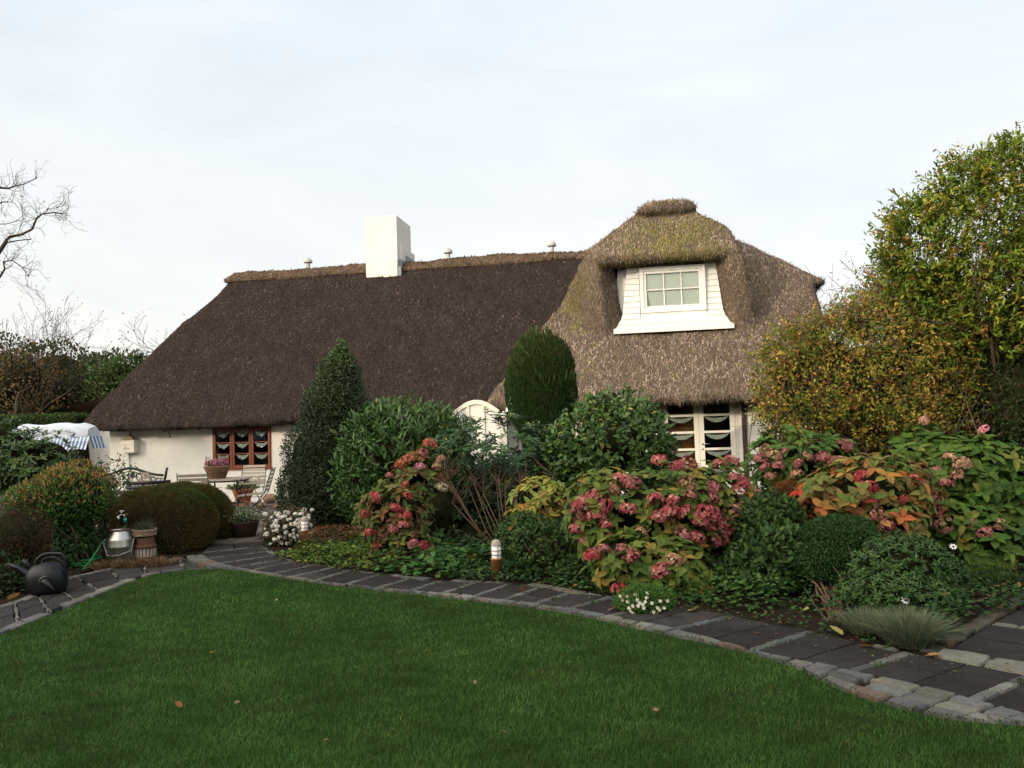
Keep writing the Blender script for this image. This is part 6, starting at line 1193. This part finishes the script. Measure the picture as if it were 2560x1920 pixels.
t2 = thing('wicker_planter', 'pale wicker ring basket of grey heather on top of the wheel hub', 'basket', (p[0]-.015, p[1]+.15, .332)); m = MB(); wicker_ring(m, [(.135, 0), (.148, .085)], (0, 0, 0), 36, 6, c0=(.30, .22, .15)); m.lathe([(0, .004), (.13, .004), (.14, .08)], n=20, c=(.1, .07, .04)); m.build('basket', M['wicker'], t2, True)
rg = np.random.default_rng(71); n = 900; P = rg.normal(0, 1, (n, 3))*[.055, .055, .04]; P[:, 2] = .07+np.abs(P[:, 2]); V, T_, C = leaves(P, unit(P*8+[0, 0, .7]+rg.normal(0, .3, P.shape)), unit(rg.normal(0, 1, P.shape)), .035, .008, palette(n, [(.09, .12, .07), (.14, .15, .09), (.08, .07, .05)], None, .2, rg), T_SMALL); rawmesh('foliage', V, [T_], M['leaf'], t2, C)
p = gnd(258, 1408)+[0, .42, 0]; t = thing('water_tap', 'outdoor water tap on a rusty brown pipe and post', 'tap', (p[0], p[1], 0)); m = MB(); m.tube([(0, 0, 0), (0, 0, .50)], .018, 10); m.box((-.035, .02, 0), (.09, .09, .43)); m.build('post', M['rust'], t)
m = MB(); m.tube([(0, 0, .50), (.0, 0, .545), (.03, -.01, .565), (.085, -.02, .57), (.10, -.02, .53)], .014, 8); m.tube([(.05, -.01, .57), (.05, -.01, .62)], .008, 6); m.tube([(.02, -.01, .625), (.085, -.01, .618)], .010, 6); m.lathe([(0, .49), (.028, .495), (.03, .53), (.02, .55), (0, .552)], n=12); m.build('brass_tap', M['chrome'], t, True)
m = MB(); m.tube([(.10, -.02, .53), (.103, -.02, .475)], .021, 12); m.build('hose_connector', M['teal'], t, True)
hb_ = np.array([p[0], p[1], 0]); ps = [hb_+[.103, -.02, .48], hb_+[.11, -.04, .42], at(262, 1350, 10.75), at(243, 1376, 10.45), at(226, 1402, 10.25), gnd(208, 1424, .035)]
def smooth_curve(ps, n=40):
    ps = np.array(ps); P = np.vstack([2*ps[0]-ps[1], ps, 2*ps[-1]-ps[-2]]); o = []
    for i in range(1, len(P)-2):
        t_ = np.linspace(0, 1, 14, endpoint=False)[:, None]; a, b, c, d = P[i-1:i+3]; o.append(.5*((2*b)+(-a+c)*t_+(2*a-5*b+4*c-d)*t_**2+(-a+3*b-3*c+d)*t_**3))
    return np.vstack(o+[ps[-1:]])
rg = np.random.default_rng(5); cc0 = np.array([*gnd(178, 1416)[:2], 0.]); loops = [ps[-1]]
for i in range(64): a = .3-i*.40; r = .24+.03*math.sin(i*.7); loops.append(cc0+[r*1.35*math.cos(a)+rg.normal(0, .01), r*.8*math.sin(a)+rg.normal(0, .01), .03+.0012*i+rg.normal(0, .004)])
hpts = smooth_curve(ps+loops[1:]); t = thing('garden_hose', 'green garden hose hanging from the tap and coiled on the ground', 'hose', tuple(cc0)); m = MB(); m.tube(hpts, .0105, 7); m.build('hose', M['hose'], t, True, world=True)
m = MB(); m.tube(smooth_curve([gnd(140, 1408, .05), gnd(180, 1406, .06), gnd(220, 1406, .05), gnd(250, 1408, .05)]), .009, 6); m.build('orange_hose', M['orange'], t, True, world=True)
# watering can: bulbous body, long spout to the left, twin arched handle, spare rose clipped to the side
p = gnd(92, 1499); t = thing('watering_can', 'black plastic watering can standing on the path at the left', 'watering can', (p[0], p[1]+.20, .03)); sc = 1.0
m = MB(); nu, nv = 36, 18; a = np.linspace(0, 2*np.pi, nu, endpoint=False); V = []
prof = [(0, 0), (.15, 0), (.172, .012), (.188, .06), (.196, .12), (.190, .18), (.170, .235), (.135, .275), (.10, .295), (.07, .30), (.065, .31), (.0, .31)]
for r, z in prof:
    for x in a: V.append(((r*1.02)*math.cos(x)+.0-.10*max(0, -math.cos(x))*(z/.3)*(1 if r > .05 else 0)*(1-z/.36), r*.80*math.sin(x), z))
n_ = len(prof); m.add(V, [(i*nu+j, i*nu+(j+1) % nu, (i+1)*nu+(j+1) % nu, (i+1)*nu+j) for i in range(n_-1) for j in range(nu)]); m.build('body', M['plastic'], t, True)
m = MB(); m.tube([(-.13, 0, .12), (-.21, 0, .20), (-.30, -.01, .265), (-.40, -.02, .31)], [.060, .036, .024, .020], 12); m.build('spout', M['plastic'], t, True)
m = MB(); m.tube([(-.20, .04, .23), (-.25, .05, .30), (-.29, .06, .335)], [.022, .020, .020], 9); m.build('spout_brace', M['plastic'], t, True)
m = MB(); m.tube(smooth_curve([(-.12, -.02, .24), (-.10, -.02, .34), (-.02, -.02, .395), (.10, -.02, .40), (.165, -.02, .385), (.19, -.02, .32), (.195, -.02, .22), (.18, -.02, .12)]), .016, 8); m.tube(smooth_curve([(-.10, .02, .27), (-.04, .02, .34), (.04, .02, .352), (.12, .02, .32), (.17, .02, .24), (.185, .02, .14)]), .013, 8); m.build('handle', M['plastic'], t, True)
m = MB(); a = np.array([.05, -.175, .165]); d = unit(np.array([.75, -.35, -.50])); m.tube([a, a+d*.06, a+d*.20], [.036, .028, .010], 12); m.build('spare_spout', M['plastic'], t, True)
m = MB(); e = unit(np.cross(d, [0, 0, 1])); g_ = np.cross(d, e); m.tube([a+.038*(e*math.cos(x)+g_*math.sin(x)) for x in np.linspace(0, 2*np.pi, 26)], .0035, 5); m.build('ring', M['oldwood'], t, True)
# lamp bollards
def bollard(label, loc, h=.20):
    t = thing('lamp_bollard', label, 'garden lamp', loc, 0, 'low garden lamps in the bed'); m = MB(); m.lathe([(0, 0), (.058, 0), (.058, h), (.064, h+.004), (.064, h+.014), (.048, h+.018)], n=26); m.build('base', M['bollard'], t, True)
    m = MB(); m.lathe([(.050, h+.018), (.050, h+.145), (.0, h+.146)], n=26); m.build('glass', M['lampglass'], t, True)
    m = MB()
    for z in (h+.055, h+.098): m.lathe([(.0505, z-.003), (.056, z-.003), (.056, z+.003), (.0505, z+.003)], n=26)
    for x in (.3, 1.9, 3.5, 5.0): m.tube([(.056*math.cos(x), .056*math.sin(x), h+.018), (.056*math.cos(x), .056*math.sin(x), h+.146)], .0025, 5)
    m.build('cage', M['bollard'], t, True); m = MB(); m.lathe([(.056, h+.1462), (.052, h+.17), (.036, h+.20), (.0, h+.212)], n=26); m.build('cap', M['oldwood'], t, True)
p = gnd(1243, 1450); bollard('brown and white lamp bollard beside the path in front of the leggy rhododendron', (p[0], p[1], .02), .19)
p = at(763, 1380, 11.45); bollard('white banded lamp bollard beside the white rose bush', (p[0], 11.45, .02), .22)

# ------------------------------------------------------------------ tall trees behind the photographer that shade the garden
def top_at(x): return np.interp(x, [-70, -43, -38.5, -33, -27, -15, -5, 16], [16.5, 14.2, 13.15, 12.1, 10.6, 8.6, 6.2, 5.5])
rg = np.random.default_rng(90)
for i, x in enumerate(np.arange(-55, 15, 5.2)):
    h = top_at(x); Yt = -9+rg.uniform(-.6, .6)
    t = thing('shelter_tree', 'dense evergreen shelter tree behind the camera', 'tree', (x, Yt, 0), 0, 'shelter trees behind the photographer')
    lobes = [(x, Yt, h*.42, 3.7, 2.2, h*.45), (x, Yt, h*.72, 3.4, 1.9, h*.27), (x+2.4, Yt+.3, h*.7, 2.2, 1.6, h*.25)]
    c = core_mesh(lobes, 200+i, .93, .10); c.build('crown', M['core'], t, True, world=True)
    P, D, r2 = sample_lobes(lobes, 1500, 200+i, .04, .10, front=0); V, T_, C = leaves(P, unit(D+r2.normal(0, .5, D.shape)), unit(D+r2.normal(0, .5, D.shape)+[0, 0, .5]), .45, .28, palette(len(P), DK, None, .2, r2), T_SMALL); rawmesh('foliage', V, [T_], M['leaf'], t, C, world=True)
    m = MB(); m.tube([(x, Yt, -.05), (x, Yt, h*.5)], [.25, .18], 8); m.build('trunk', M['bark'], t, True, world=True)
